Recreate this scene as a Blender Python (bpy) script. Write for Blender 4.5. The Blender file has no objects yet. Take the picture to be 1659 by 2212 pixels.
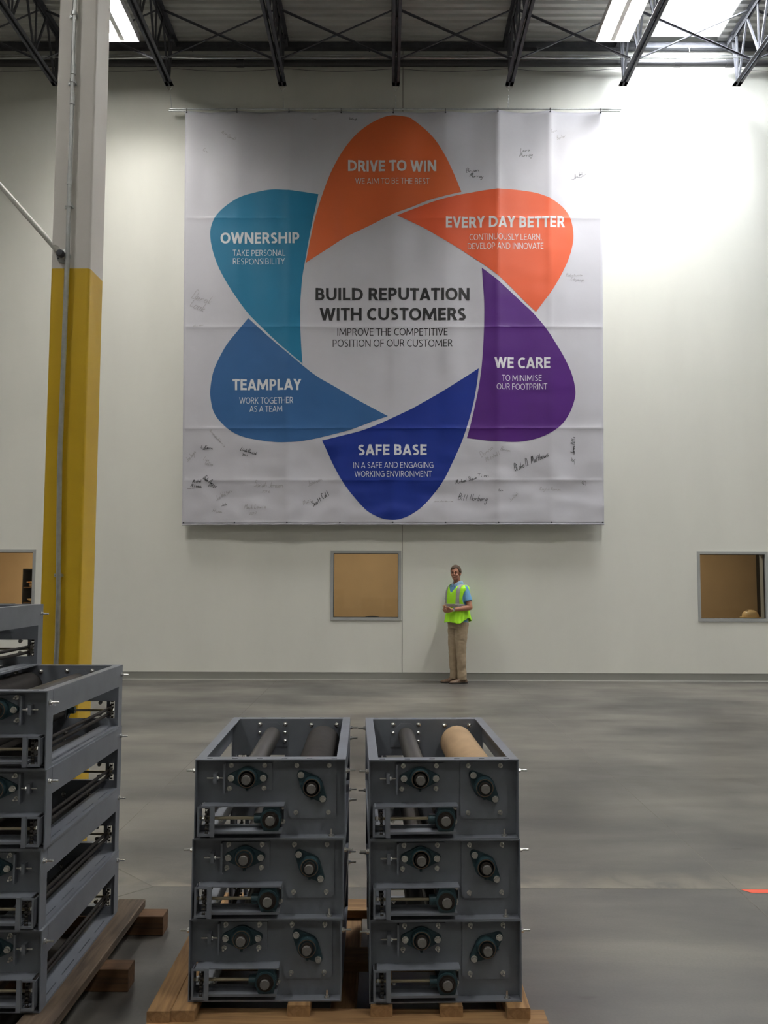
import bpy, bmesh, math, random
from mathutils import Vector, Matrix, noise
from mathutils.geometry import tessellate_polygon
random.seed(7)
SC = bpy.context.scene
COL = SC.collection
PI = math.pi

# ------------------------------------------------------------------ camera, world, exposure
F_PX, CX, CY, EYE = 1830.0, 829.5, 1106.0, 1.67
_p, _y, _r = (math.radians(a) for a in (4.2, 0.25, 0.17))
_f = Vector((-math.sin(_y) * math.cos(_p), math.cos(_y) * math.cos(_p), math.sin(_p)))
_rt = Vector((math.cos(_y), math.sin(_y), 0)); _up = _rt.cross(_f)
RT = _rt * math.cos(_r) + _up * math.sin(_r); UP = -_rt * math.sin(_r) + _up * math.cos(_r)
cam_data = bpy.data.cameras.new('camera'); cam = bpy.data.objects.new('camera', cam_data); COL.objects.link(cam)
M = Matrix((RT, UP, -_f)).transposed().to_4x4(); M.translation = Vector((0, 0, EYE)); cam.matrix_world = M
cam_data.sensor_fit = 'VERTICAL'; cam_data.sensor_height = 24.0
cam_data.lens = F_PX / 2212.0 * 24.0; cam_data.clip_end = 200; cam_data.clip_start = 0.05
SC.camera = cam

def at(px, py, Y):
    """photograph pixel -> world point on the vertical plane y = Y"""
    d = _f + RT * ((px - CX) / F_PX) - UP * ((py - CY) / F_PX)
    return Vector((0, 0, EYE)) + d * (Y / d.y)

w = bpy.data.worlds.new('hall_air'); SC.world = w; w.use_nodes = True
w.node_tree.nodes['Background'].inputs[0].default_value = (0.60, 0.64, 0.70, 1)
w.node_tree.nodes['Background'].inputs[1].default_value = 0.3
SC.view_settings.view_transform = 'Standard'; SC.view_settings.look = 'None'
SC.view_settings.exposure = 0.0; SC.view_settings.gamma = 1.0; SC.view_settings.use_curve_mapping = False

BAY_W = 180.0        # watts of a high bay fixture beside the wall
MID_W = 280.0
NEAR_W = 220.0       # watts of the ones over the near floor
SKY_E = 62.0         # strength of a skylight lens

WALL_Y, CEIL_Z = 13.55, 10.50

# ------------------------------------------------------------------ materials
def mat(name, col, rough=0.6, metal=0.0, var=0.0, scale=8.0, bump=0.0, bscale=60.0, stretch=(1, 1, 1), col2=None, coat=0.0, spec=0.5, lo=0.35, hi=0.65):
    m = bpy.data.materials.new(name); m.use_nodes = True
    nt = m.node_tree; b = nt.nodes['Principled BSDF']
    b.inputs['Base Color'].default_value = (*col, 1); b.inputs['Roughness'].default_value = rough
    b.inputs['Metallic'].default_value = metal; b.inputs['Specular IOR Level'].default_value = spec
    if coat: b.inputs['Coat Weight'].default_value = coat; b.inputs['Coat Roughness'].default_value = 0.25
    tc = nt.nodes.new('ShaderNodeTexCoord'); mp = nt.nodes.new('ShaderNodeMapping'); mp.inputs['Scale'].default_value = stretch
    nt.links.new(tc.outputs['Object'], mp.inputs[0])
    if var > 0 or col2:
        n = nt.nodes.new('ShaderNodeTexNoise'); n.inputs['Scale'].default_value = scale; n.inputs['Detail'].default_value = 6
        nt.links.new(mp.outputs[0], n.inputs[0])
        r = nt.nodes.new('ShaderNodeValToRGB'); nt.links.new(n.outputs[0], r.inputs[0])
        c2 = col2 if col2 else tuple(c * (1 - var) for c in col)
        r.color_ramp.elements[0].position = lo; r.color_ramp.elements[1].position = hi
        r.color_ramp.elements[0].color = (*c2, 1); r.color_ramp.elements[1].color = (*[min(1, c * (1 + var * .4)) for c in col], 1)
        nt.links.new(r.outputs[0], b.inputs['Base Color'])
    if bump > 0:
        n2 = nt.nodes.new('ShaderNodeTexNoise'); n2.inputs['Scale'].default_value = bscale; n2.inputs['Detail'].default_value = 4
        nt.links.new(mp.outputs[0], n2.inputs[0])
        bp = nt.nodes.new('ShaderNodeBump'); bp.inputs['Strength'].default_value = bump; bp.inputs['Distance'].default_value = 0.01
        nt.links.new(n2.outputs[0], bp.inputs['Height']); nt.links.new(bp.outputs[0], b.inputs['Normal'])
    return m

def emit(name, col, s):
    m = bpy.data.materials.new(name); m.use_nodes = True
    b = m.node_tree.nodes['Principled BSDF']; b.inputs['Base Color'].default_value = (*col, 1)
    b.inputs['Emission Color'].default_value = (*col, 1); b.inputs['Emission Strength'].default_value = s
    return m

def floor_mat():
    m = bpy.data.materials.new('polished_concrete'); m.use_nodes = True
    nt = m.node_tree; N = nt.nodes; L = nt.links; b = N['Principled BSDF']
    tc = N.new('ShaderNodeTexCoord')
    def nz(sc, det, st, dist=0.0):
        mp = N.new('ShaderNodeMapping'); mp.inputs['Scale'].default_value = st; L.new(tc.outputs['Object'], mp.inputs[0])
        n = N.new('ShaderNodeTexNoise'); n.inputs['Scale'].default_value = sc; n.inputs['Detail'].default_value = det
        n.inputs['Distortion'].default_value = dist; L.new(mp.outputs[0], n.inputs[0]); return n
    def ramp(n, a, ca, c, cb):
        r = N.new('ShaderNodeValToRGB'); L.new(n.outputs[0], r.inputs[0]); e = r.color_ramp.elements
        e[0].position = a; e[0].color = (*ca, 1); e[1].position = c; e[1].color = (*cb, 1); return r
    def mix(t, f, a, c):
        x = N.new('ShaderNodeMix'); x.data_type = 'RGBA'; x.blend_type = t
        if isinstance(f, float): x.inputs[0].default_value = f
        else: L.new(f, x.inputs[0])
        for s, k in ((a, 6), (c, 7)):
            if isinstance(s, tuple): x.inputs[k].default_value = (*s, 1)
            else: L.new(s, x.inputs[k])
        return x.outputs[2]
    big = ramp(nz(0.55, 5, (0.8, 1.25, 1), 0.6), 0.35, (0.090, 0.085, 0.078), 0.66, (0.203, 0.189, 0.162))
    med = ramp(nz(1.5, 6, (0.5, 2.0, 1), 0.4), 0.36, (0.66, 0.66, 0.68), 0.62, (1, 1, 1))
    fine = ramp(nz(90, 3, (1, 1, 1)), 0.3, (0.88, 0.88, 0.88), 0.7, (1, 1, 1))
    c = mix('MULTIPLY', 1.0, big.outputs[0], med.outputs[0]); c = mix('MULTIPLY', 1.0, c, fine.outputs[0])
    # worn pale band along the far side of the cross joint at y = 4.67
    sp = N.new('ShaderNodeSeparateXYZ'); L.new(tc.outputs['Object'], sp.inputs[0])
    mr = N.new('ShaderNodeMapRange'); mr.inputs[1].default_value = 4.67; mr.inputs[2].default_value = 4.95
    mr.inputs[3].default_value = 1.0; mr.inputs[4].default_value = 0.0; L.new(sp.outputs[1], mr.inputs[0])
    gt = N.new('ShaderNodeMath'); gt.operation = 'GREATER_THAN'; gt.inputs[1].default_value = 4.67; L.new(sp.outputs[1], gt.inputs[0])
    mu = N.new('ShaderNodeMath'); mu.operation = 'MULTIPLY'; L.new(mr.outputs[0], mu.inputs[0]); L.new(gt.outputs[0], mu.inputs[1])
    br = ramp(nz(3.5, 5, (1, 1, 1), 0.8), 0.35, (0, 0, 0), 0.6, (0.65, 0.65, 0.65))
    m2 = N.new('ShaderNodeMath'); m2.operation = 'MULTIPLY'; L.new(mu.outputs[0], m2.inputs[0]); L.new(br.outputs[0], m2.inputs[1])
    c = mix('MIX', m2.outputs[0], c, (0.30, 0.265, 0.20))
    # small dark scuffs
    sc = ramp(nz(7, 2, (0.45, 1.3, 1), 0.2), 0.70, (1, 1, 1), 0.76, (0.75, 0.72, 0.70))
    c = mix('MULTIPLY', 1.0, c, sc.outputs[0])
    L.new(c, b.inputs['Base Color'])
    rr = ramp(nz(1.2, 4, (1, 1, 1)), 0.3, (0.30, 0.30, 0.30), 0.7, (0.44, 0.44, 0.44)); L.new(rr.outputs[0], b.inputs['Roughness'])
    bp = N.new('ShaderNodeBump'); bp.inputs['Strength'].default_value = 0.06; bp.inputs['Distance'].default_value = 0.01
    L.new(nz(14, 5, (1, 1, 1)).outputs[0], bp.inputs['Height']); L.new(bp.outputs[0], b.inputs['Normal'])
    return m

def wood_mat(name, c1, c2):
    m = bpy.data.materials.new(name); m.use_nodes = True
    nt = m.node_tree; N = nt.nodes; L = nt.links; b = N['Principled BSDF']; b.inputs['Roughness'].default_value = 0.8
    tc = N.new('ShaderNodeTexCoord'); mp = N.new('ShaderNodeMapping'); mp.inputs['Scale'].default_value = (1, 0.07, 1)
    L.new(tc.outputs['Object'], mp.inputs[0])
    n = N.new('ShaderNodeTexNoise'); n.inputs['Scale'].default_value = 42; n.inputs['Detail'].default_value = 5; n.inputs['Distortion'].default_value = 0.7
    L.new(mp.outputs[0], n.inputs[0]); r = N.new('ShaderNodeValToRGB'); L.new(n.outputs[0], r.inputs[0])
    e = r.color_ramp.elements; e[0].position = 0.3; e[0].color = (*c2, 1); e[1].position = 0.62; e[1].color = (*c1, 1)
    n2 = N.new('ShaderNodeTexNoise'); n2.inputs['Scale'].default_value = 5; L.new(tc.outputs['Object'], n2.inputs[0])
    x = N.new('ShaderNodeMix'); x.data_type = 'RGBA'; x.blend_type = 'MULTIPLY'; x.inputs[0].default_value = 0.6
    L.new(r.outputs[0], x.inputs[6]); L.new(n2.outputs[0], x.inputs[7]); L.new(x.outputs[2], b.inputs['Base Color'])
    bp = N.new('ShaderNodeBump'); bp.inputs['Strength'].default_value = 0.3; bp.inputs['Distance'].default_value = 0.004
    L.new(n.outputs[0], bp.inputs['Height']); L.new(bp.outputs[0], b.inputs['Normal'])
    return m

MT = dict(
    wall=mat('painted_concrete_wall', (0.80, 0.80, 0.735), 0.75, var=0.04, scale=1.2, bump=0.08, bscale=30, stretch=(1, 1, 0.3)),
    roomwall=mat('tan_office_wall', (0.56, 0.39, 0.225), 0.8, var=0.06, scale=2),
    dark=mat('dark_gap', (0.02, 0.02, 0.02), 0.9),
    joint=mat('joint_filler', (0.17, 0.16, 0.14), 0.7, var=0.2, scale=20),
    caulk=mat('caulk', (0.32, 0.31, 0.27), 0.8),
    base=mat('cove_base_rubber', (0.27, 0.27, 0.245), 0.5),
    bead=mat('pale_sealant', (0.62, 0.62, 0.58), 0.6),
    frame=mat('window_frame_grey', (0.40, 0.41, 0.40), 0.45),
    black=mat('black_plastic', (0.018, 0.016, 0.015), 0.6),
    steelb=mat('dark_primer_steel', (0.105, 0.108, 0.122), 0.65, var=0.15, scale=10, spec=0.12),
    pipeb=mat('black_pipe', (0.045, 0.045, 0.048), 0.38),
    deck=mat('galvanised_deck', (0.60, 0.60, 0.575), 0.6, var=0.14, scale=5, stretch=(0.2, 1, 1)),
    galv=mat('galvanised', (0.62, 0.64, 0.64), 0.35, metal=0.85, var=0.1, scale=25),
    zinc=mat('zinc_hardware', (0.78, 0.78, 0.76), 0.24, metal=0.9),
    colw=mat('column_white_paint', (0.82, 0.79, 0.745), 0.5, var=0.03, scale=3, bump=0.03, bscale=80),
    coly=mat('column_yellow_paint', (0.72, 0.46, 0.02), 0.40, var=0.05, scale=3, bump=0.04, bscale=60),
    grey=mat('machine_grey_paint', (0.195, 0.212, 0.248), 0.42, var=0.10, scale=9, bump=0.03, bscale=120),
    teal=mat('cast_housing_teal', (0.022, 0.055, 0.068), 0.45, bump=0.12, bscale=250),
    insert=mat('bearing_insert', (0.035, 0.028, 0.024), 0.35, metal=0.4),
    ring=mat('bearing_race', (0.25, 0.17, 0.12), 0.35, metal=0.8),
    shaft=mat('shaft_steel', (0.27, 0.26, 0.25), 0.42, metal=0.5, var=0.1, scale=90),
    tube=mat('dark_roller_steel', (0.065, 0.058, 0.052), 0.42, metal=0.25, var=0.25, scale=12, stretch=(1, 0.2, 1)),
    rubber=mat('black_lagging', (0.024, 0.020, 0.018), 0.75, spec=0.25, var=0.2, scale=30),
    tan=mat('tan_wrapped_roller', (0.45, 0.30, 0.165), 0.8, var=0.12, scale=14, stretch=(1, 0.5, 1)),
    rod=mat('threaded_brass_rod', (0.42, 0.37, 0.26), 0.4, metal=0.7),
    chain=mat('oiled_chain', (0.05, 0.045, 0.04), 0.45, metal=0.6),
    pine=wood_mat('new_pine', (0.54, 0.315, 0.135), (0.29, 0.155, 0.065)),
    oldwood=wood_mat('weathered_plank', (0.20, 0.14, 0.092), (0.075, 0.055, 0.04)),
    darkwood=wood_mat('stained_beam', (0.24, 0.12, 0.05), (0.11, 0.06, 0.03)),
    tape=mat('orange_tape', (0.95, 0.10, 0.035), 0.45),
    vinyl=mat('white_vinyl_banner', (0.565, 0.56, 0.61), 0.5, var=0.02, scale=2, bump=0.35, bscale=3.5),
    ink=mat('black_print', (0.015, 0.015, 0.017), 0.5), inkw=mat('white_print', (0.72, 0.72, 0.74), 0.5),
    pen=mat('marker_ink', (0.03, 0.03, 0.035), 0.6), pen2=mat('faded_marker_ink', (0.32, 0.31, 0.32), 0.6),
    p_or=mat('orange_print', (0.66, 0.125, 0.03), 0.45), p_red=mat('red_orange_print', (0.70, 0.10, 0.03), 0.42),
    p_pur=mat('purple_print', (0.075, 0.012, 0.17), 0.42, spec=0.4), p_nav=mat('navy_print', (0.008, 0.028, 0.24), 0.45, spec=0.3),
    p_blu=mat('steel_blue_print', (0.032, 0.115, 0.29), 0.5, spec=0.3), p_teal=mat('teal_print', (0.012, 0.17, 0.31), 0.5, spec=0.3),
    skin=mat('skin', (0.45, 0.21, 0.13), 0.55, var=0.08, scale=20), hair=mat('grey_brown_hair', (0.115, 0.075, 0.048), 0.7, var=0.35, scale=60, stretch=(1, 1, .3)),
    lips=mat('lips', (0.28, 0.07, 0.05), 0.5), tooth=mat('teeth', (0.75, 0.7, 0.62), 0.4), eye=mat('eye_dark', (0.03, 0.02, 0.015), 0.3),
    hiviz=mat('lime_safety_fabric', (0.42, 0.92, 0.02), 0.65, bump=0.25, bscale=25),
    refl=mat('silver_reflective_tape', (0.36, 0.36, 0.34), 0.4, metal=0.2), shirt=mat('light_blue_polo', (0.15, 0.36, 0.62), 0.8, bump=0.2, bscale=40),
    collar=mat('pale_collar', (0.42, 0.60, 0.78), 0.8), khaki=mat('khaki_cotton', (0.40, 0.31, 0.205), 0.85, var=0.12, scale=14, bump=0.5, bscale=22),
    shoe=mat('brown_leather', (0.16, 0.095, 0.055), 0.5, var=0.3, scale=40), sole=mat('dark_sole', (0.03, 0.025, 0.02), 0.7),
    hat=mat('cream_hard_hat', (0.80, 0.58, 0.32), 0.3), petal=mat('orange_petals', (0.85, 0.30, 0.05), 0.6), carton=mat('brown_carton', (0.42, 0.27, 0.15), 0.8),
    lens=emit('skylight_lens', (0.93, 0.96, 1.0), SKY_E), tubeglow=emit('fluorescent_tube', (1.0, 0.985, 0.95), 26.0),
    reflector=mat('white_reflector', (0.82, 0.82, 0.80), 0.3),
)
MT['lens'].cycles.emission_sampling = 'FRONT_BACK'; MT['tubeglow'].cycles.emission_sampling = 'NONE'
def glass_mat():
    m = bpy.data.materials.new('window_glass'); m.use_nodes = True; nt = m.node_tree; N = nt.nodes; L = nt.links
    N.remove(N['Principled BSDF']); o = N['Material Output']
    t = N.new('ShaderNodeBsdfTransparent'); t.inputs[0].default_value = (0.93, 0.95, 0.93, 1)
    g = N.new('ShaderNodeBsdfGlossy'); g.inputs['Roughness'].default_value = 0.03
    fr = N.new('ShaderNodeFresnel'); fr.inputs[0].default_value = 1.45
    x = N.new('ShaderNodeMixShader'); L.new(fr.outputs[0], x.inputs[0]); L.new(t.outputs[0], x.inputs[1]); L.new(g.outputs[0], x.inputs[2]); L.new(x.outputs[0], o.inputs[0])
    return m
MT['glass'] = glass_mat()

# ------------------------------------------------------------------ helpers
class MB:
    """collects shapes, then links them as ONE mesh object"""
    def __init__(s, tf=None): s.v = []; s.f = []; s.tf = tf
    def add(s, vs, fs):
        o = len(s.v); s.v += [tuple(s.tf(*p)) if s.tf else tuple(p) for p in vs]; s.f += [tuple(i + o for i in f) for f in fs]; return s
    def box(s, x0, x1, y0, y1, z0, z1):
        return s.add([(x0, y0, z0), (x1, y0, z0), (x1, y1, z0), (x0, y1, z0), (x0, y0, z1), (x1, y0, z1), (x1, y1, z1), (x0, y1, z1)],
                     [(0, 3, 2, 1), (4, 5, 6, 7), (0, 1, 5, 4), (1, 2, 6, 5), (2, 3, 7, 6), (3, 0, 4, 7)])
    def cyl(s, p0, p1, r, n=12, r2=None, caps=True, ph=0.0):
        p0, p1 = Vector(p0), Vector(p1); d = (p1 - p0).normalized()
        a = d.orthogonal().normalized() if abs(d.z) > .99 or abs(d.z) < 1e-6 and False else (Vector((0, 0, 1)).cross(d).normalized() if abs(d.z) < .99 else Vector((1, 0, 0)))
        b = d.cross(a); r2 = r if r2 is None else r2; vs = []
        for p, q in ((p0, r), (p1, r2)):
            for i in range(n):
                t = 2 * PI * i / n + ph; vs.append(p + a * (q * math.cos(t)) + b * (q * math.sin(t)))
        fs = [(i, (i + 1) % n, n + (i + 1) % n, n + i) for i in range(n)]
        if caps: fs += [tuple(range(n - 1, -1, -1)), tuple(range(n, 2 * n))]
        return s.add(vs, fs)
    def bar(s, p0, p1, w, h):      # rectangular bar between two points
        p0, p1 = Vector(p0), Vector(p1); d = (p1 - p0).normalized()
        a = d.cross(Vector((0, 0, 1))); a = a.normalized() if a.length > 1e-4 else Vector((1, 0, 0)); b = a.cross(d)
        vs = [p + a * (sx * w / 2) + b * (sz * h / 2) for p in (p0, p1) for sx, sz in ((-1, -1), (1, -1), (1, 1), (-1, 1))]
        return s.add(vs, [(0, 1, 5, 4), (1, 2, 6, 5), (2, 3, 7, 6), (3, 0, 4, 7), (0, 3, 2, 1), (4, 5, 6, 7)])
    def tube(s, pts, r, n=10, caps=True):
        pts = [Vector(p) for p in pts]; rs = r if isinstance(r, (list, tuple)) else [r] * len(pts); vs = []; a = None
        for i, p in enumerate(pts):
            d = (pts[min(i + 1, len(pts) - 1)] - pts[max(i - 1, 0)]).normalized()
            if a is None: a = d.orthogonal().normalized()
            a = (a - d * a.dot(d)).normalized(); b = d.cross(a)
            vs += [p + a * (rs[i] * math.cos(2 * PI * k / n)) + b * (rs[i] * math.sin(2 * PI * k / n)) for k in range(n)]
        fs = [(i * n + k, i * n + (k + 1) % n, (i + 1) * n + (k + 1) % n, (i + 1) * n + k) for i in range(len(pts) - 1) for k in range(n)]
        if caps: fs += [tuple(range(n - 1, -1, -1)), tuple(range((len(pts) - 1) * n, len(pts) * n))]
        return s.add(vs, fs)
    def lathe(s, prof, n=24, o=(0, 0, 0), ax='y'):   # prof: (radius, distance along axis)
        vs = []
        for r, h in prof:
            for k in range(n):
                c, q = r * math.cos(2 * PI * k / n), r * math.sin(2 * PI * k / n)
                vs.append({'y': (o[0] + c, o[1] + h, o[2] + q), 'z': (o[0] + c, o[1] + q, o[2] + h), 'x': (o[0] + h, o[1] + c, o[2] + q)}[ax])
        m = len(prof); fs = [(i * n + k, i * n + (k + 1) % n, (i + 1) * n + (k + 1) % n, (i + 1) * n + k) for i in range(m - 1) for k in range(n)]
        fs += [tuple(range(n)), tuple(range((m - 1) * n, m * n))]
        return s.add(vs, fs)
    def prism(s, out, y0, y1):      # outline in x, z extruded along y
        n = len(out); vs = [(x, y0, z) for x, z in out] + [(x, y1, z) for x, z in out]
        return s.add(vs, [tuple(range(n)), tuple(range(2 * n - 1, n - 1, -1))] + [(i, (i + 1) % n, n + (i + 1) % n, n + i) for i in range(n)])
    def plate(s, a0, a1, b0, b1, c0, c1, holes=(), ax='xz'):
        """flat sheet spanning a x b with rectangular holes (a0,a1,b0,b1) and thickness c0..c1"""
        A = sorted({a0, a1, *[q for h in holes for q in h[:2]]}); B = sorted({b0, b1, *[q for h in holes for q in h[2:]]})
        A = [q for q in A if a0 <= q <= a1]; B = [q for q in B if b0 <= q <= b1]
        na, nb = len(A) - 1, len(B) - 1
        def hole(i, j):
            if i < 0 or j < 0 or i >= na or j >= nb: return True
            x, z = (A[i] + A[i + 1]) / 2, (B[j] + B[j + 1]) / 2
            return any(h[0] < x < h[1] and h[2] < z < h[3] for h in holes)
        P = {'xz': lambda a, b, c: (a, c, b), 'xy': lambda a, b, c: (a, b, c), 'yz': lambda a, b, c: (c, a, b)}[ax]
        idx = {}; vs = []; fs = []
        def V(i, j, k):
            if (i, j, k) not in idx: idx[(i, j, k)] = len(vs); vs.append(P(A[i], B[j], (c0, c1)[k]))
            return idx[(i, j, k)]
        for i in range(na):
            for j in range(nb):
                if hole(i, j): continue
                fs.append((V(i, j, 0), V(i + 1, j, 0), V(i + 1, j + 1, 0), V(i, j + 1, 0))); fs.append((V(i, j, 1), V(i, j + 1, 1), V(i + 1, j + 1, 1), V(i + 1, j, 1)))
                if hole(i - 1, j): fs.append((V(i, j, 0), V(i, j + 1, 0), V(i, j + 1, 1), V(i, j, 1)))
                if hole(i + 1, j): fs.append((V(i + 1, j, 0), V(i + 1, j, 1), V(i + 1, j + 1, 1), V(i + 1, j + 1, 0)))
                if hole(i, j - 1): fs.append((V(i, j, 0), V(i, j, 1), V(i + 1, j, 1), V(i + 1, j, 0)))
                if hole(i, j + 1): fs.append((V(i, j + 1, 0), V(i + 1, j + 1, 0), V(i + 1, j + 1, 1), V(i, j + 1, 1)))
        return s.add(vs, fs)
    def mesh(s, name, smooth=None, recalc=True):
        me = bpy.data.meshes.new(name); me.from_pydata(s.v, [], s.f)
        if recalc:
            bm = bmesh.new(); bm.from_mesh(me); bmesh.ops.recalc_face_normals(bm, faces=bm.faces); bm.to_mesh(me); bm.free()
        if smooth is not None:
            me.shade_smooth()
            if smooth < 180: me.set_sharp_from_angle(angle=math.radians(smooth))
        return me
    def build(s, name, m, parent=None, loc=(0, 0, 0), smooth=None, recalc=True):
        return link(name, s.mesh(name, smooth, recalc), m, parent, loc)

def link(name, me, m, parent=None, loc=(0, 0, 0)):
    if m and not me.materials: me.materials.append(m)
    o = bpy.data.objects.new(name, me); COL.objects.link(o); o.location = loc
    if parent: o.parent = parent
    return o
def empty(name, loc=(0, 0, 0), rz=0.0):
    o = bpy.data.objects.new(name, None); COL.objects.link(o); o.location = loc; o.rotation_euler = (0, 0, rz); o.empty_display_size = 0.1
    return o
def tag(o, label, cat, group=None):
    o['label'] = label; o['category'] = cat
    if group: o['group'] = group
    return o
def struct(o): o['kind'] = 'structure'; return o
def kids(o): return [c for c in bpy.data.objects if c.parent == o]
def copy_tree(o, parent=None, tree=None):
    c = o.copy(); COL.objects.link(c); c.parent = parent
    for ch in TREE.get(o.name, []): copy_tree(ch, c)
    return c
TREE = {}
def snapshot(root):
    st = [root]
    while st:
        q = st.pop(); TREE[q.name] = kids(q); st += TREE[q.name]

def smooth_rim(me, n=8):
    """relax the open edge of a garment shell so it runs in a clean line"""
    bm = bmesh.new(); bm.from_mesh(me); bm.verts.ensure_lookup_table(); nb = {}
    for e in bm.edges:
        if e.is_boundary:
            a, b = e.verts; nb.setdefault(a.index, []).append(b.index); nb.setdefault(b.index, []).append(a.index)
    for _ in range(n):
        new = {i: bm.verts[i].co * .4 + (bm.verts[q[0]].co + bm.verts[q[1]].co) * .3 for i, q in nb.items() if len(q) == 2}
        for i, c in new.items(): bm.verts[i].co = c
    bm.to_mesh(me); bm.free()

def merge_voxel(name, mbs, voxel, m, parent=None, smooth_it=4):
    """overlapping closed shapes -> one continuous surface"""
    me = bpy.data.meshes.new(name + '_raw'); vs = []; fs = []
    for b in mbs:
        o = len(vs); vs += b.v; fs += [tuple(i + o for i in f) for f in b.f]
    me.from_pydata(vs, [], fs); bm = bmesh.new(); bm.from_mesh(me); bmesh.ops.recalc_face_normals(bm, faces=bm.faces); bm.to_mesh(me); bm.free()
    t = bpy.data.objects.new(name + '_tmp', me); COL.objects.link(t)
    r = t.modifiers.new('r', 'REMESH'); r.mode = 'VOXEL'; r.voxel_size = voxel
    sm = t.modifiers.new('s', 'SMOOTH'); sm.iterations = smooth_it; sm.factor = 0.5
    dg = bpy.context.evaluated_depsgraph_get(); dg.update()
    out = bpy.data.meshes.new_from_object(t.evaluated_get(dg)); out.name = name
    bpy.data.objects.remove(t); bpy.data.meshes.remove(me); out.materials.clear(); out.shade_smooth()
    return link(name, out, m, parent)
# ================================================================== BUILDERS OF THE LAMPS (placed first: they light everything)
BAY_Z = 9.75
def high_bay(x, y, label, group='fluorescent high bay lights under the roof', watts=BAY_W, spread=128):
    t = empty('high_bay_light', (x, y, BAY_Z)); tag(t, label, 'ceiling light', group)
    h = MB(); W2, L2 = 0.26, 0.61
    h.box(-W2, W2, -L2, L2, 0.085, 0.10); h.box(-W2, -W2 + .008, -L2, L2, 0, 0.085); h.box(W2 - .008, W2, -L2, L2, 0, 0.085)
    h.box(-W2 + .008, W2 - .008, -L2, -L2 + .008, 0, 0.085); h.box(-W2 + .008, W2 - .008, L2 - .008, L2, 0, 0.085)
    h.box(-.035, .035, -L2 + .008, L2 - .008, 0.02, 0.085)
    h.build('reflector_housing', MT['reflector'], t)
    for q in (-.175, -.09, .09, .175):
        MB().cyl((q, -L2 + .03, .045), (q, L2 - .03, .045), .019, 10).build('tube', MT['tubeglow'], t, smooth=40)
    for q in (-.45, .45): MB().cyl((0, q, .10), (0, q, CEIL_Z - BAY_Z - .005), .004, 6).build('hanger_wire', MT['galv'], t)
    ld = bpy.data.lights.new('bay_lamp', 'AREA'); ld.shape = 'RECTANGLE'; ld.size = .42; ld.size_y = 1.12; ld.energy = watts
    ld.spread = math.radians(spread); ld.color = (1.0, 0.975, 0.925)
    lo = bpy.data.objects.new('lamp', ld); COL.objects.link(lo); lo.parent = t; lo.location = (0, 0, .078)
    return t
FIX = [(-4.06, 11.73, 'white high bay light with two bright tube rows beside the column top'),
       (3.40, 11.73, 'blown out bright high bay light left of the skylight')]
for x, y, l in FIX: high_bay(x, y, l)
for x, sx in ((-11.7, 'far left column'), (-4.06, 'left column'), (3.40, 'right column'), (11.1, 'far right column')):
    for y, sy, wt in ((8.4, 'second', MID_W), (0.6, 'third', NEAR_W), (-5.0, 'fourth', NEAR_W * .5)): high_bay(x, y, 'high bay light out of the picture, %s row from the wall, %s' % (sy, sx), 'high bay lights over the near floor', wt, 140 if y > 0 else 156)
for x, sx in ((-11.7, 'left'), (11.1, 'right')): high_bay(x, 11.73, 'high bay light beside the white wall, outside the %s picture edge' % sx, 'high bay lights beyond the picture sides')

SKY = [(4.30, 5.44, 10.9, 13.35)]
def skylight(b, label):
    x0, x1, y0, y1 = b; t = empty('skylight', ((x0 + x1) / 2, (y0 + y1) / 2, CEIL_Z)); tag(t, label, 'skylight')
    hx, hy = (x1 - x0) / 2, (y1 - y0) / 2
    c = MB(); c.box(-hx, -hx + .02, -hy, hy, .0, .42); c.box(hx - .02, hx, -hy, hy, .0, .42); c.box(-hx + .02, hx - .02, -hy, -hy + .02, 0, .42); c.box(-hx + .02, hx - .02, hy - .02, hy, 0, .42)
    c.build('curb', MT['reflector'], t)
    MB().box(-hx + .02, hx - .02, -hy + .02, hy - .02, .38, .41).build('lens', MT['lens'], t)
    for k in range(6):
        q = -hx + .1 + k * (2 * hx - .2) / 5
        MB().tube([(q, hy - .025, .02), (q + .01, hy - .05, .05), (q, hy - .025, .10)], .004, 6).build('clip', MT['steelb'], t)
    g = MB(); g.bar((-hx + .02, hy - .05, .06), (hx - .02, hy - .05, .06), .006, .006); g.build('guard_wire', MT['steelb'], t)
for b, l in zip(SKY, ('large bright rectangular skylight in the roof deck at top right',)): skylight(b, l)

# ================================================================== STRUCTURE
XJ = at(868.7, 1400, WALL_Y).x
def wpx(x0, y0, x1, y1):
    a = at(x0, y0, WALL_Y); b = at(x1, y1, WALL_Y); return a.x, b.x, b.z, a.z
w2 = wpx(714.5, 1189, 866.5, 1340.5); ww = w2[1] - w2[0]
x3 = at(1505, 1193, WALL_Y).x; x1_ = at(78, 1188, WALL_Y).x
WIN = {1: (x1_ - ww, x1_, w2[2], w2[3]), 2: w2, 3: (x3, x3 + ww, w2[2], w2[3])}
holes = [(a + .012, b - .012, c + .012, d - .012) for a, b, c, d in WIN.values()]
struct(MB().plate(-17, XJ - .006, 0, 10.9, WALL_Y, WALL_Y + .22, holes, 'xz').build('wall_back', MT['wall'], recalc=False))
MB().plate(XJ + .006, 17, 0, 10.9, WALL_Y, WALL_Y + .22, holes, 'xz').build('wall_panel', MT['wall'], bpy.data.objects['wall_back'], recalc=False)
MB().box(XJ - .006, XJ + .006, WALL_Y + .006, WALL_Y + .02, 0.1, 10.9).build('joint_sealant', MT['caulk'], bpy.data.objects['wall_back'])
struct(MB().box(-17.2, -17, -14, WALL_Y, 0, 10.9).build('wall_left', MT['wall']))
struct(MB().box(17, 17.2, -14, WALL_Y, 0, 10.9).build('wall_right', MT['wall']))
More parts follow.
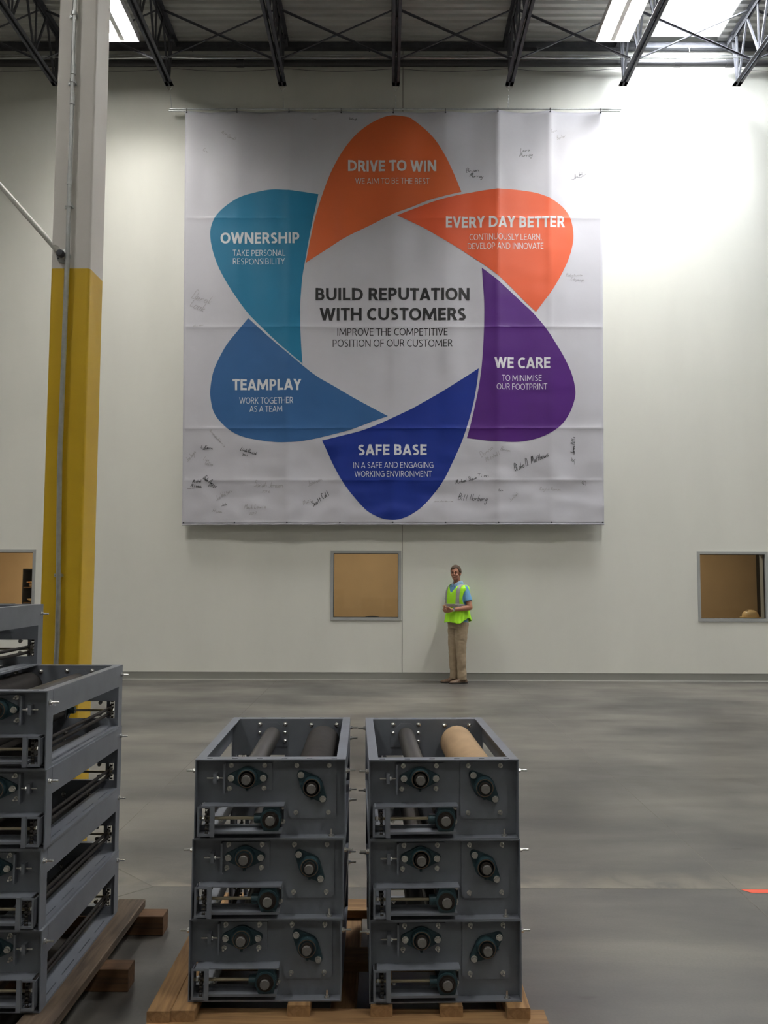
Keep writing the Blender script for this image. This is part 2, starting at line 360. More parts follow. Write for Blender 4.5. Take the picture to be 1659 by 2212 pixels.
struct(MB().box(-17, 17, -14.2, -14, 0, 10.9).build('wall_front', MT['wall']))
bb = MB().box(-17, 17, WALL_Y - .006, WALL_Y, .0, .115); bb.box(-17, 17, WALL_Y - .018, WALL_Y - .006, 0, .018)
bb.box(-17, 17, WALL_Y - .008, WALL_Y - .0, .115, .122)
struct(bb.build('baseboard_back', MT['base']))
struct(MB().box(-17, 17, WALL_Y - .03, WALL_Y - .018, 0, .006).build('trim_1', MT['bead']))
fl = struct(MB().box(-17, 17, -14, WALL_Y + 3.2, -.2, 0).build('floor', floor_mat()))
JY = 4.665
for (a, b, c, d) in ((-17, -2.19, JY - .003, JY + .003), (-1.25, 17, JY - .003, JY + .003)): MB().box(a, b, c, d, -.002, .0006).build('joint_filler', MT['joint'], fl)
for x in (-1.74, 1.87): MB().box(x - .0025, x + .0025, (5.15 if x < 0 else -14), WALL_Y - .02, -.002, .0006).build('joint_filler', MT['joint'], fl)
# diamond isolation joint round the column foot
cxy = (-1.74, 4.66); r = .49
P4 = [(cxy[0] + r, cxy[1]), (cxy[0], cxy[1] + r), (cxy[0] - r, cxy[1]), (cxy[0], cxy[1] - r)]
for i in range(4): MB().bar((*P4[i], 0), (*P4[(i + 1) % 4], 0), .007, .0014).build('joint_filler', MT['joint'], fl)

# roof deck: real corrugation, ribs parallel to the wall
dk = MB(); y = WALL_Y + .1; pitch = .1524
while y > -14:
    prof = [(y, 0), (y - .045, 0), (y - .0635, .038), (y - .134, .038), (y - pitch, 0)]
    segs = [(-17, 17)]
    for (a, b, c, d) in SKY:
        if y - pitch < d and y > c: segs = [z for s0, s1 in segs for z in ([(s0, a), (b, s1)] if s0 < a < s1 else [(s0, s1)])]
    for s0, s1 in segs:
        vs = [(s, q[0], CEIL_Z + q[1]) for q in prof for s in (s0, s1)]; dk.add(vs, [(2 * i, 2 * i + 1, 2 * i + 3, 2 * i + 2) for i in range(4)])
    y -= pitch
dkm = dk.build('ceiling', MT['deck'], recalc=False); struct(dkm)
lg = MB().box(-17, 17, WALL_Y - .10, WALL_Y, 10.385, 10.475)
lg.build('ledger_angle', MT['steelb']); tag(bpy.data.objects['ledger_angle'], 'dark steel ledger angle along the top of the white wall', 'steel beam')
o = MB().box(-17, 17, 4.57, 4.75, 9.0, 9.59).build('girder', MT['steelb']); tag(o, 'deep dark steel girder on the column head, above the picture', 'steel beam')

# bar joists running toward the camera
JX = [0.114 + 1.843 * k for k in range(-4, 5)]
JL = ['far left, outside the picture edge', 'upper left, its near part hidden behind the column', 'just right of the column, beside the left high bay light', 'above the left half of the banner', 'standing upright in the picture above the banner centre',
      'above the right half of the banner', 'between the right high bay light and the skylight', 'right of the skylight at the top right', 'outside the right picture edge']
ye, yt, zb, zt = 13.25, 13.44, 9.595, 10.475
def dbl(mb, y0, y1, z, wdt, up):
    for s in (-1, 1):
        mb.box(*(sorted((s * .012, s * wdt / 2))), y0, y1, *(sorted((z, z + up * .007))))
        mb.box(*(sorted((s * .012, s * .020))), y0, y1, *(sorted((z, z + up * wdt * .5))))
for k, (jx, jl) in enumerate(zip(JX, JL)):
    t = empty('bar_joist', (jx, 0, 0)); tag(t, 'dark open web joist ' + jl, 'roof joist', 'open web joists under the roof deck')
    m = MB(); dbl(m, -13.9, ye, zb, .13, 1); m.box(-.065, .065, ye - .12, ye, zb + .0, zb + .012); m.build('bottom_chord', MT['steelb'], t)
    m = MB(); dbl(m, -13.9, yt, zt, .15, -1); m.build('top_chord', MT['steelb'], t)
    MB().box(-.05, .05, yt - .2, yt, zt - .09, zt - .001).build('joist_seat', MT['steelb'], t)
    y = ye - .06; n = 0
    MB().bar((0, y, zb + .03), (0, y - .02, zt - .03), .03, .03).build('web_member', MT['steelb'], t)
    MB().bar((0, y, zb + .03), (0, yt - .12, zt - .04), .03, .03).build('web_member', MT['steelb'], t)
    while y > 2.4:
        MB().bar((0, y - .05, zb + .03), (0, y - .42, zt - .03), .028, .028).build('web_member', MT['steelb'], t)
        MB().bar((0, y - .42, zt - .03), (0, y - .80, zb + .03), .028, .028).build('web_member', MT['steelb'], t)
        if n < 6: MB().bar((0, y - .80, zb + .03), (0, y - .80, zt - .03), .022, .022).build('web_member', MT['steelb'], t)
        y -= .80; n += 1
def cross(k, yy, lab):
    a, b = JX[k], JX[k + 1]; t = empty('cross_bridging', ((a + b) / 2, yy, (zb + zt) / 2)); tag(t, lab, 'bracing', 'crossed bridging angles between joists')
    h = (b - a) / 2 - .065; v = (zt - zb) / 2 - .045
    for s, dy in ((1, -.016), (-1, .016)):
        m = MB(); m.bar((-h, dy, s * v), (h, dy, -s * v), .028, .005); m.bar((-h, dy + .012, s * (v - .013)), (h, dy + .012, -s * (v + .013)), .005, .028); m.build('bridging_bar', MT['steelb'], t)
    MB().cyl((0, -.035, 0), (0, .035, 0), .009, 6).build('bolt', MT['zinc'], t)
yb = at(350, 37, 1).y
zc = .5 * (zb + zt)
# far enough from the wall that the crossing shows at y = 72 px
import itertools
d_ = _f - UP * ((74 - CY) / F_PX); YB = 12.58
nm = ['outside the left picture edge', 'at the top left corner, partly behind the column', 'right of the column, passing in front of the left light', 'above the orange petal of the banner, left of centre joist', 'above the banner, right of the centre joist',
      'left of the right high bay light', 'in front of the skylight', 'right of the skylight']
for k in range(8): cross(k, YB, 'dark steel cross bridging ' + nm[k])

# pipes and conduits along the wall
def run(name, z0, y, r, m, label, cat, fit=None, group=None):
    t = MB().cyl((-17, y, z0), (17, y, z0), r, 20).build(name, m, smooth=40); tag(t, label, cat, group)
    for x in (fit or []): MB().cyl((x - .06, y, z0), (x + .06, y, z0), r * 1.16, 20).build('coupling', m, t, smooth=40)
    return t
zp = at(800, 137, 13.38).z
sp = run('sprinkler_pipe', zp, 13.38, .054, MT['pipeb'], 'thick black pipe running along the whole wall below the roof deck', 'pipe', [-2.45, 4.75, 5.6])
for k, py in enumerate((119, 124.5)):
    run('conduit', at(800, py, 13.47).z, 13.48, .0135, MT['galv'], ('upper' if k == 0 else 'lower') + ' of the two thin galvanised conduits above the black pipe', 'conduit', group='conduits along the wall top')
for k, px in enumerate((418, 798, 1010, 1160, 1487, 60)):
    x = at(px, 105, 13.47).x; t = empty('beam_clamp', (x, 13.42, 10.385)); tag(t, 'small steel clamp under the ledger angle ' + ['near the second joist', 'left of the centre joist', 'right of the centre joist', 'near the right light', 'below the skylight', 'at the left edge'][k], 'clamp', 'beam clamps on the ledger angle')
    MB().box(-.015, .015, -.012, .012, -.03, 0).build('clamp_body', MT['galv'] if k == 4 else MT['steelb'], t); MB().cyl((0, 0, -.09), (0, 0, -.03), .009, 8).build('clamp_rod', MT['galv'] if k == 4 else MT['steelb'], t)
# sagging cables
def sag(name, pts, r, m, label, cat='cable', group=None): return tag(MB().tube(pts, r, 6).build(name, m), label, cat, group)
pts = []
for i in range(141):
    x = -12 + i * .17; s = ((x - JX[0]) / 1.843) % 1; pts.append((x, 13.50, at(800, 148, 13.5).z - .05 * math.sin(PI * s)))
sag('wall_cable', pts, .0035, MT['steelb'], 'thin dark cable sagging along the wall just under the black pipe', group='cables along the wall top')
pts = []
for i in range(141):
    x = -12 + i * .17; s = ((x - JX[0]) / 1.843) % 1; pts.append((x, 12.75, 9.78 - .03 * math.sin(PI * s)))
sag('cross_cable', pts, .008, MT['galv'], 'pale galvanised tie line passing through the joists above the black pipe', group='cables along the wall top')

# ------------------------------------------------------------------ windows and the office behind them
for n, (a, b, c, d) in WIN.items():
    t = empty('window_%d' % n, ((a + b) / 2, WALL_Y, c)); struct(t); W_ = b - a; H_ = d - c; e = .045
    for (x0, x1, z0, z1, nmz) in ((-W_ / 2, W_ / 2, 0, e, 'sill_bar'), (-W_ / 2, W_ / 2, H_ - e, H_, 'head_bar'), (-W_ / 2, -W_ / 2 + e, e, H_ - e, 'jamb_bar'), (W_ / 2 - e, W_ / 2, e, H_ - e, 'jamb_bar')):
        m = MB(); m.box(x0, x1, -.012, .20, z0, z1); m.build(nmz, MT['frame'], t)
    g = e; m = MB(); s = .008
    for (x0, x1, z0, z1) in ((-W_ / 2 + g, W_ / 2 - g, g, g + s), (-W_ / 2 + g, W_ / 2 - g, H_ - g - s, H_ - g), (-W_ / 2 + g, -W_ / 2 + g + s, g + s, H_ - g - s), (W_ / 2 - g - s, W_ / 2 - g, g + s, H_ - g - s)): m.box(x0, x1, .03, .06, z0, z1)
    m.build('gasket', MT['black'], t)
    MB().box(-W_ / 2 + g, W_ / 2 - g, .042, .048, g, H_ - g).build('pane', MT['glass'], t)
# the office: one tan room behind the wall
oy0, oy1 = WALL_Y + .22, WALL_Y + 2.9
struct(MB().box(-8.2, 8.2, oy1, oy1 + .1, 0, 2.8).build('wall_office', MT['roomwall']))
struct(MB().box(-8.3, -8.2, oy0, oy1, 0, 2.8).build('wall_office_left', MT['roomwall'])); struct(MB().box(8.2, 8.3, oy0, oy1, 0, 2.8).build('wall_office_right', MT['roomwall']))
struct(MB().box(-8.3, 8.3, oy0, oy1 + .1, 2.8, 2.9).build('ceiling_office', MT['wall']))
for x, l in ((-5.2, 'behind the left window'), (-.3, 'behind the middle window'), (5.2, 'behind the right window')):
    t = empty('office_ceiling_light', (x, WALL_Y + 1.3, 2.76)); tag(t, 'flat square office ceiling light ' + l, 'ceiling light', 'office ceiling lights behind the windows')
    m = MB(); m.box(-.3, .3, -.3, .3, 0, .03); m.build('housing', MT['reflector'], t)
    ld = bpy.data.lights.new('office_lamp', 'AREA'); ld.size = .5; ld.energy = 80 if x < -4 else 24; ld.color = (1, .86, .66)
    lo = bpy.data.objects.new('lamp', ld); COL.objects.link(lo); lo.parent = t; lo.location = (0, 0, -.01)
# chair back behind window_2
q = at(804, 1333, oy0 + .6); t = empty('office_chair', (q.x, oy0 + .6, 0)); tag(t, 'dark office chair whose rounded back top shows at the middle window sill', 'chair')
def arch(w_, z0, z1, n=14): return [(-w_ / 2, z0)] + [(-w_ / 2 * math.cos(PI * i / n), z1 - .10 + .10 * math.sin(PI * i / n)) for i in range(n + 1)] + [(w_ / 2, z0)]
MB().prism(arch(.44, .56, q.z + .02), -.03, .02).build('backrest', MT['black'], t, smooth=40); MB().box(-.23, .23, -.45, .0, .44, .50).build('seat', MT['black'], t)
MB().cyl((0, -.22, .08), (0, -.22, .44), .03, 10).build('pedestal', MT['steelb'], t); MB().bar((0, -.22, .42), (0, .0, .60), .05, .012).build('back_bracket', MT['steelb'], t)
for i in range(5):
    a = 2 * PI * i / 5; m = MB(); m.bar((0, -.22, .10), (.28 * math.cos(a), -.22 + .28 * math.sin(a), .07), .04, .03); m.build('foot', MT['black'], t)
    MB().cyl((.28 * math.cos(a) - .012, -.22 + .28 * math.sin(a), .029), (.28 * math.cos(a) + .012, -.22 + .28 * math.sin(a), .029), .028, 12).build('caster', MT['black'], t)
# right window: black block in place of the dark doorway, tan frame strips, carton, hard hat
a = at(1631.5, 1210, oy1 - .02); b = at(1646, 1210, oy1 - .02)
t = empty('office_doorway', (a.x + .21, oy1 - .25, 0)); tag(t, 'solid black block standing in for the dark doorway with its tan frame at the right side of the right window', 'opening')
MB().box(-.21, .21, -.2, .2, 0, 2.2).build('body', MT['black'], t); MB().box(.02, .10, -.215, -.2, .5, 2.05).build('edge_strip', MT['roomwall'], t)
MB().box(-.06, .02, -.215, -.2, 2.0, 2.05).build('edge_strip', MT['roomwall'], t)
dz = at(1620, 1334, oy0 + .35).z; h0 = at(1608, 1334, oy0 + .35); h1 = at(1646, 1334, oy0 + .35)
t = empty('carton', ((h0.x + h1.x) / 2 + .06, oy0 + .35, 0)); tag(t, 'brown carton column standing inside the right window under the hard hat', 'carton')
hw = (h1.x - h0.x) / 2
MB().box(-hw, hw, -.16, .16, 0, dz - .012).build('body', MT['carton'], t); MB().box(-hw - .004, hw + .004, -.164, .164, dz - .012, dz).build('lid', MT['carton'], t)
c = at(1621, 1330, oy0 + .33); t = empty('hard_hat', (c.x, oy0 + .33, dz)); tag(t, 'cream hard hat resting on the carton inside the right window', 'helmet'); t.rotation_euler = (0, 0, .5)
prof = [(.128, .012), (.13, .03), (.125, .06), (.108, .09), (.078, .113), (.04, .125), (.002, .128)]
MB().lathe(prof, 28, (0, 0, 0), 'z').build('shell', MT['hat'], t, smooth=60)
br = [(.150 * math.cos(2 * PI * i / 28) * (1.28 if math.cos(2 * PI * i / 28) < -.2 else 1), .146 * math.sin(2 * PI * i / 28)) for i in range(28)]
m = MB(); n = 28; m.add([(x, y, .001) for x, y in br] + [(x, y, .012) for x, y in br], [tuple(range(n)), tuple(range(2 * n - 1, n - 1, -1))] + [(i, (i + 1) % n, n + (i + 1) % n, n + i) for i in range(n)]); m.build('brim', MT['hat'], t, smooth=40)
m = MB(); m.bar((-.10, 0, .108), (.10, 0, .108), .02, .03); m.build('ridge', MT['hat'], t)
# left window: dark shelf with bowl and flowers
a = at(49.5, 1231, oy0 + .8); wsh = .42
t = empty('shelf_unit', (a.x + wsh / 2, oy0 + .8, 0)); tag(t, 'dark open shelf unit behind the left window', 'shelf')
m = MB(); m.box(-wsh / 2, -wsh / 2 + .02, 0, .32, 0, a.z); m.box(wsh / 2 - .02, wsh / 2, 0, .32, 0, a.z); m.box(-wsh / 2, wsh / 2, .32, .33, 0, a.z); m.box(-wsh / 2, wsh / 2, 0, .32, a.z, a.z + .02); m.build('carcass', MT['black'], t)
sz = [at(60, 1268, oy0 + .8).z, at(60, 1301, oy0 + .8).z]
for z in sz: MB().box(-wsh / 2 + .02, wsh / 2 - .02, 0, .32, z - .018, z).build('shelf_board', MT['darkwood'], t)
t = empty('flower_bunch', (at(68, 1265, oy0 + .88).x, oy0 + .88, sz[0])); tag(t, 'orange and cream flower bunch on the upper shelf behind the left window', 'flowers')
MB().lathe([(.03, 0), (.045, .03), (.035, .06)], 14, (0, 0, 0), 'z').build('vase', MT['tan'], t, smooth=40)
for i in range(16):
    aa = i * 2.4; rr = .012 * math.sqrt(i) * 1.6
    MB().lathe([(.002, 0), (.016, .006), (.018, .015), (.002, .02)], 8, (rr * math.cos(aa), rr * math.sin(aa), .06 + .03 * random.random()), 'z').build('blossom', MT['petal'] if i % 2 else MT['hat'], t, smooth=60)
t = empty('bowl', (at(71, 1297, oy0 + .91).x, oy0 + .91, sz[1])); tag(t, 'pale shallow bowl on the lower shelf behind the left window', 'bowl')
MB().lathe([(.035, 0), (.08, .03), (.10, .06), (.094, .06), (.07, .03), (.02, .012)], 24, (0, 0, 0), 'z').build('bowl_body', MT['hat'], t, smooth=40)
t = empty('desk', (a.x - .42, oy0 + .6, 0)); tag(t, 'dark desk edge showing at the sill of the left window', 'desk')
dzz = at(10, 1306, oy0 + .6).z
MB().box(-.5, .18, 0, .5, dzz - .03, dzz).build('desktop', MT['black'], t)
for sx in (-.47, .14):
    for sy in (.03, .45): MB().box(sx - .02, sx + .02, sy - .02, sy + .02, 0, dzz - .03).build('leg', MT['black'], t)

# ------------------------------------------------------------------ column
CW = .217; cfx0 = at(108, 580, 4.55).x; ccx = cfx0 + CW / 2 + .004; ccy = 4.55 + CW / 2; zy = 3.345
def rsq(h, r=.016, n=4):
    p = []
    for cx_, cy_, a0 in ((h - r, h - r, 0), (-h + r, h - r, 90), (-h + r, -h + r, 180), (h - r, -h + r, 270)):
        for i in range(n + 1):
            a = math.radians(a0 + 90 * i / n); p.append((cx_ + r * math.cos(a), cy_ + r * math.sin(a)))
    return p
def vprism(mb, out, z0, z1):
    n = len(out); return mb.add([(x, y, z0) for x, y in out] + [(x, y, z1) for x, y in out], [tuple(range(n - 1, -1, -1)), tuple(range(n, 2 * n))] + [(i, (i + 1) % n, n + (i + 1) % n, n + i) for i in range(n)])
t = empty('steel_column', (ccx, ccy, 0), math.radians(-.3)); tag(t, 'square steel column, yellow below and off-white above, on the left', 'column')
vprism(MB(), rsq(CW / 2), .02, zy).build('yellow_lower_shaft', MT['coly'], t, smooth=35)['label'] = 'yellow painted lower shaft'
vprism(MB(), rsq(CW / 2), zy, 8.995).build('white_upper_shaft', MT['colw'], t, smooth=35)['label'] = 'off-white upper shaft'
vprism(MB(), rsq(.17, .01), 0, .02).build('base_plate', MT['coly'], t)
for sx in (-1, 1):
    for sy in (-1, 1): MB().cyl((sx * .14, sy * .14, .02), (sx * .14, sy * .14, .05), .013, 6).build('anchor_bolt', MT['zinc'], t)
# conduit climbing the column face
c = empty('column_conduit', (ccx, ccy - CW / 2, 0)); tag(c, 'galvanised conduit running up the front face of the column', 'conduit')
lx = lambda px, py: at(px, py, 4.52).x - ccx
pts = [(lx(121, 1500) - .03, -.03, .6), (lx(121, 1500) - .03, -.03, at(0, 1600, 4.52).z)] + [(lx(px, py), -.03, at(px, py, 4.52).z) for px, py in ((121, 1437), (124, 1380), (126, 1300), (127, 1170), (129, 1000), (142.5, 640), (145.5, 560))]
MB().tube(pts, .0135, 12).build('lower_tube', MT['galv'], c, smooth=40)
pts2 = [(lx(px, py), -.03, at(px, py, 4.52).z) for px, py in ((145.5, 560), (150, 400), (155, 250), (158, 130), (160, 60))]; pts2.append((pts2[-1][0] + .004, -.03, 8.99))
MB().tube(pts2, .0115, 12).build('upper_tube', MT['galv'], c, smooth=40)
for px, py in ((127, 1243), (150, 443), (160, 30), (157, 175)):
    x, z = lx(px, py), at(px, py, 4.52).z
    s = MB(); s.cyl((x, -.03, z - .010), (x, -.03, z + .010), .0155, 12); s.box(x - .034, x - .012, -.006, 0, z - .009, z + .009); s.box(x - .014, x + .014, -.02, 0, z - .008, z + .008); st = s.build('pipe_strap', MT['galv'], c)
    MB().cyl((x - .026, -.010, z), (x - .026, -.005, z), .0045, 6).build('screw', MT['zinc'], st)
for px, py in ((150.4, 388), (156.5, 215), (158, 150)):
    x, z = lx(px, py), at(px, py, 4.52).z; MB().cyl((x, -.03, z - .03), (x, -.03, z + .03), .0145, 12).build('coupling', MT['galv'], c, smooth=40)
# diagonal pipe with floor-flange on the column
p0 = at(130, 547, 4.50); p1 = at(-190, 185, 7.6)
t = empty('diagonal_pipe', p0); tag(t, 'grey diagonal pipe rising to the left from a round flange on the column', 'pipe')
MB().tube([(0, 0, 0), p1 - p0], .0165, 16).build('pipe_shaft', mat('grey_pipe_paint', (.34, .33, .29), .5), t, smooth=40)
z0 = 4.55 - p0.y
fm = MB().lathe([(.038, -.0), (.038, -.007), (.022, -.009), (.020, -.028), (.012, -.03)], 24, (0, z0, 0), 'y'); fm = fm.build('flange', MT['galv'], t, smooth=35)
MB().lathe([(.004, -.022), (.016, -.02), (.021, -.008), (.021, .008), (.014, .018), (.004, .02)], 18, (0, 0.006, 0), 'y').build('elbow', MT['steelb'], t, smooth=50)
for i in range(4):
    a = PI / 4 * .6 + i * PI / 2; MB().cyl((.029 * math.cos(a), z0 - .007, .029 * math.sin(a)), (.029 * math.cos(a), z0 - .011, .029 * math.sin(a)), .005, 6).build('screw', MT['steelb'], fm)
# orange tape on the floor
m = MB(); m.add([(1.885, 4.655, .0008), (17, 4.665, .0008), (17, 4.615, .0008), (1.925, 4.605, .0008), (1.885, 4.655, .0016), (17, 4.665, .0016), (17, 4.615, .0016), (1.925, 4.605, .0016)], [(0, 1, 2, 3), (4, 5, 6, 7), (0, 1, 5, 4), (1, 2, 6, 5), (2, 3, 7, 6), (3, 0, 4, 7)])
tag(m.build('floor_tape', MT['tape']), 'bright orange tape strip on the concrete floor at the right edge', 'tape')
# ================================================================== BANNER
BY = 13.43
tl, tr_, bl, br_ = at(401, 242, BY), at(1299, 243, BY), at(394, 1135, BY), at(1303.5, 1134.5, BY)
NP = 8
def uv(px, py):
    q = at(px, py, BY); v = (tl.z - q.z) / (tl.z - bl.z); x0 = tl.x + (bl.x - tl.x) * v; x1 = tr_.x + (br_.x - tr_.x) * v
    return (q.x - x0) / (x1 - x0), v
AMP = [.004, .012, .035, .012, .020, .014, .050, .038, .015]
def drape(u, v):
    d = .015
    for j, a in enumerate(AMP):
        s = (u - j / NP) * NP
        wd = (.13 if s < 0 else .20) * (1 + 1.0 * v)
        d += a * math.exp(-abs(s) / wd) * (.55 + .75 * v if j in (2, 4) else 1.0 - .25 * v)
    d += .004 * math.sin(u * 61 + 2 * math.sin(v * 5)) + .003 * math.sin(u * 97 + v * 3)
    s = (u * NP) % 1
    d += .012 * math.exp(-v * 14) * math.cos(2 * PI * s)
    for v0, a in ((.265, .007), (.53, .009), (.772, .010), (.895, .008)): d += a * math.exp(-abs(v - v0) / .006)
    k = max(0, v - .72) / .28
    d += (.012 * k + .003) * noise.noise(Vector((u * 22, v * 34, 3.1))) + (.02 * k) * noise.noise(Vector((u * 9 + v * 6, v * 17, 9.0)))
    if v > .93: d += .018 * (v - .93) / .07
    return d
def cloth_pt(u, v, off=0.0):
    z = tl.z + (bl.z - tl.z) * v; z += (tr_.z - tl.z) * u * (1 - v) + (br_.z - bl.z) * u * v
    z -= .010 * math.sin(PI * ((u * NP) % 1)) * math.exp(-v * 60)
    x0 = tl.x + (bl.x - tl.x) * v; x1 = tr_.x + (br_.x - tr_.x) * v
    return Vector((x0 + (x1 - x0) * u, BY - drape(u, v) - off, z))
US = sorted({i / 152 for i in range(153)})
VS = sorted({round(i / 116, 5) for i in range(117)} | {v0 + d for v0 in (.265, .53, .772, .895) for d in (-.008, -.003, 0, .003, .008)})
banner = empty('banner', (0, 0, 0)); tag(banner, 'huge square white vinyl banner with six coloured petals hanging on the wall', 'banner')
banner.location = (0, BY, tl.z); inv = Vector((0, BY, tl.z))
b = MB(); nu, nv = len(US), len(VS)
b.add([cloth_pt(u, v) - inv for v in VS for u in US], [(j * nu + i, j * nu + i + 1, (j + 1) * nu + i + 1, (j + 1) * nu + i) for j in range(nv - 1) for i in range(nu - 1)])
cl = b.build('vinyl_sheet', MT['vinyl'], banner, smooth=180, recalc=False)
so = cl.modifiers.new('thickness', 'SOLIDIFY'); so.thickness = .0012; so.offset = 1
b = MB()
hb = [cloth_pt(u, 1.0, .004) - inv for u in US]; m = MB(); m.tube([p + Vector((0, 0, .012)) for p in hb], .009, 6); m.build('hem', MT['vinyl'], banner, smooth=60)

def conform(bm, off):
    """cut flat print along the cloth's own grid, then lay it on the cloth"""
    us = [v.co.x for v in bm.verts]; vs = [v.co.y for v in bm.verts]; u0, u1, v0, v1 = min(us), max(us), min(vs), max(vs)
    for u in US:
        if u0 < u < u1: bmesh.ops.bisect_plane(bm, geom=bm.verts[:] + bm.edges[:] + bm.faces[:], plane_co=(u, 0, 0), plane_no=(1, 0, 0), dist=1e-7)
    for v in VS:
        if v0 < v < v1: bmesh.ops.bisect_plane(bm, geom=bm.verts[:] + bm.edges[:] + bm.faces[:], plane_co=(0, v, 0), plane_no=(0, 1, 0), dist=1e-7)
    for q in bm.verts: q.co = cloth_pt(q.co.x, q.co.y, off) - inv
def put(bm, name, m, parent, off, flipcheck=True):
    conform(bm, off); bm.normal_update()
    for f in bm.faces:
        if f.normal.y > 0: f.normal_flip()
    me = bpy.data.meshes.new(name); bm.to_mesh(me); bm.free(); me.shade_smooth()
    return link(name, me, m, parent)
def spline(pts, n=5):
    """catmull-rom through pts; a None splits at a sharp corner"""
    out = []; runs = [[]]
    for p in pts:
        if p is None: runs.append([runs[-1][-1]])
        else: runs[-1].append(p)
    runs[-1].append(runs[0][0])
    for r in runs:
        for i in range(len(r) - 1):
            p0 = r[i - 1] if i else r[0]; p1, p2 = r[i], r[i + 1]; p3 = r[i + 2] if i + 2 < len(r) else p2
            for k in range(n):
                t = k / n; out.append(tuple(.5 * (2 * p1[c] + (p2[c] - p0[c]) * t + (2 * p0[c] - 5 * p1[c] + 4 * p2[c] - p3[c]) * t * t + (3 * p1[c] - p0[c] - 3 * p2[c] + p3[c]) * t ** 3) for c in (0, 1)))
    return out
N_ = None
PET = [
 ('p_or', 'orange petal at the top', [(660.9, 569), (669.3, 524.4), (681.4, 470), (699.5, 413), (717.6, 367.7), (741.7, 325.5), (768.8, 292.3), (796, 269.7), (823, 256), (847, 251), (880, 253.8), (890, 257.7), (914.3, 275.8), (938.4, 301.4), (959.5, 334.5), (977.6, 370.7), (996.5, 416), N_, (965.5, 423.4), (920.3, 435.5), (884, 450.6), (850, 463.5), (802, 486.7), (741.7, 516.9), (699.5, 544)]),
 ('p_red', 'red-orange petal at the upper right', [(857, 467.5), (905, 447.5), (950.4, 432.5), (995.6, 421.3), (1040.8, 413.5), (1083, 410.5), (1125, 412.9), (1161.4, 419.5), (1191.5, 432.5), (1215.6, 450.6), (1230.7, 473.2), (1237.3, 500.3), (1236.7, 527.4), (1227.7, 560.6), (1212.6, 593.7), (1191.5, 629.9), (1173.4, 654), (1156.9, 676), N_, (1131, 651), (1101, 620.8), (1071, 593.7), (1040.8, 571), (995.6, 541), (950, 513.9), (905, 488)]),
 ('p_pur', 'purple petal at the lower right', [(1040.3, 580.2), (1068.5, 602.3), (1098.9, 629.4), (1124.9, 653.3), (1151, 678.3), (1177, 709.7), (1198.7, 742.3), (1218.2, 774.8), (1233.4, 807.4), (1241.7, 840), (1241, 863.8), (1229, 896.4), (1209.6, 922.4), (1183.5, 939.8), (1151, 951.7), (1111.9, 957.1), (1068.5, 955.4), (1036, 951.7), (1008.2, 948.4), N_, (1016.4, 918), (1025, 881), (1033.8, 837.8), (1040.3, 790), (1044.2, 733.6), (1045.7, 668.5), (1043.5, 620.8)]),
 ('p_nav', 'deep blue petal at the bottom', [(1033.8, 797.2), (1030.5, 827), (1023, 870.3), (1012, 911.6), (1001, 946), (992.6, 967.4), (977.5, 1000.6), (959.5, 1036.7), (938.4, 1066.9), (914.3, 1094), (890, 1112), (866, 1122.5), (844, 1124.7), (820, 1119.6), (792.9, 1104.5), (765.8, 1075.9), (741.7, 1044), (720.6, 1006.6), (705.5, 973.4), (695.9, 953), N_, (741.7, 941.8), (786.9, 929.7), (832, 911.6), (880, 889), (901.4, 878), (961.7, 843.3), (1006.9, 814.7)]),
 ('p_blu', 'steel blue petal at the lower left', [(536.7, 688.1), (577.2, 725.3), (615.2, 758.2), (653.2, 789.9), (686, 815), (720, 834.5), (750.7, 852.8), (795.9, 878), (838, 900.6), N_, (802, 913), (756.7, 929.7), (711.5, 941.8), (666.3, 951.7), (621, 956.9), (576, 953.8), (530.7, 945.7), (500.6, 932.7), (476.4, 911.6), (461.4, 889), (455.2, 860), (455.2, 838), (460.8, 805), (473.4, 774.7), (491, 744.3), (514, 716.5)]),
 ('p_teal', 'teal petal at the upper left', [(688.1, 420.8), N_, (653.2, 415.7), (615.2, 411.4), (587.3, 410.9), (557, 415.2), (526.6, 424), (501.3, 436.7), (478.5, 454.4), (463.3, 473.4), (455.2, 496.2), (455.7, 521.5), (462, 549.4), (473.4, 579.7), (491, 612.7), (514, 648), (539.2, 681), (577.2, 719), (615.2, 754.4), (653.9, 786.6), N_, (650.6, 741.8), (648.9, 691), (649.4, 653), (653.2, 602.5), (660.8, 557), (670.9, 501)]),
]
for key, lab, pts in PET:
    out = [uv(*p) for p in spline(pts)]
    bm = bmesh.new(); fv = [bm.verts.new((u, v, 0)) for u, v in out]; 
    for tri in tessellate_polygon([[Vector((u, v, 0)) for u, v in out]]): bm.faces.new([fv[i] for i in tri])
    p = put(bm, 'printed_petal', MT[key], banner, .0020); p['label'] = lab
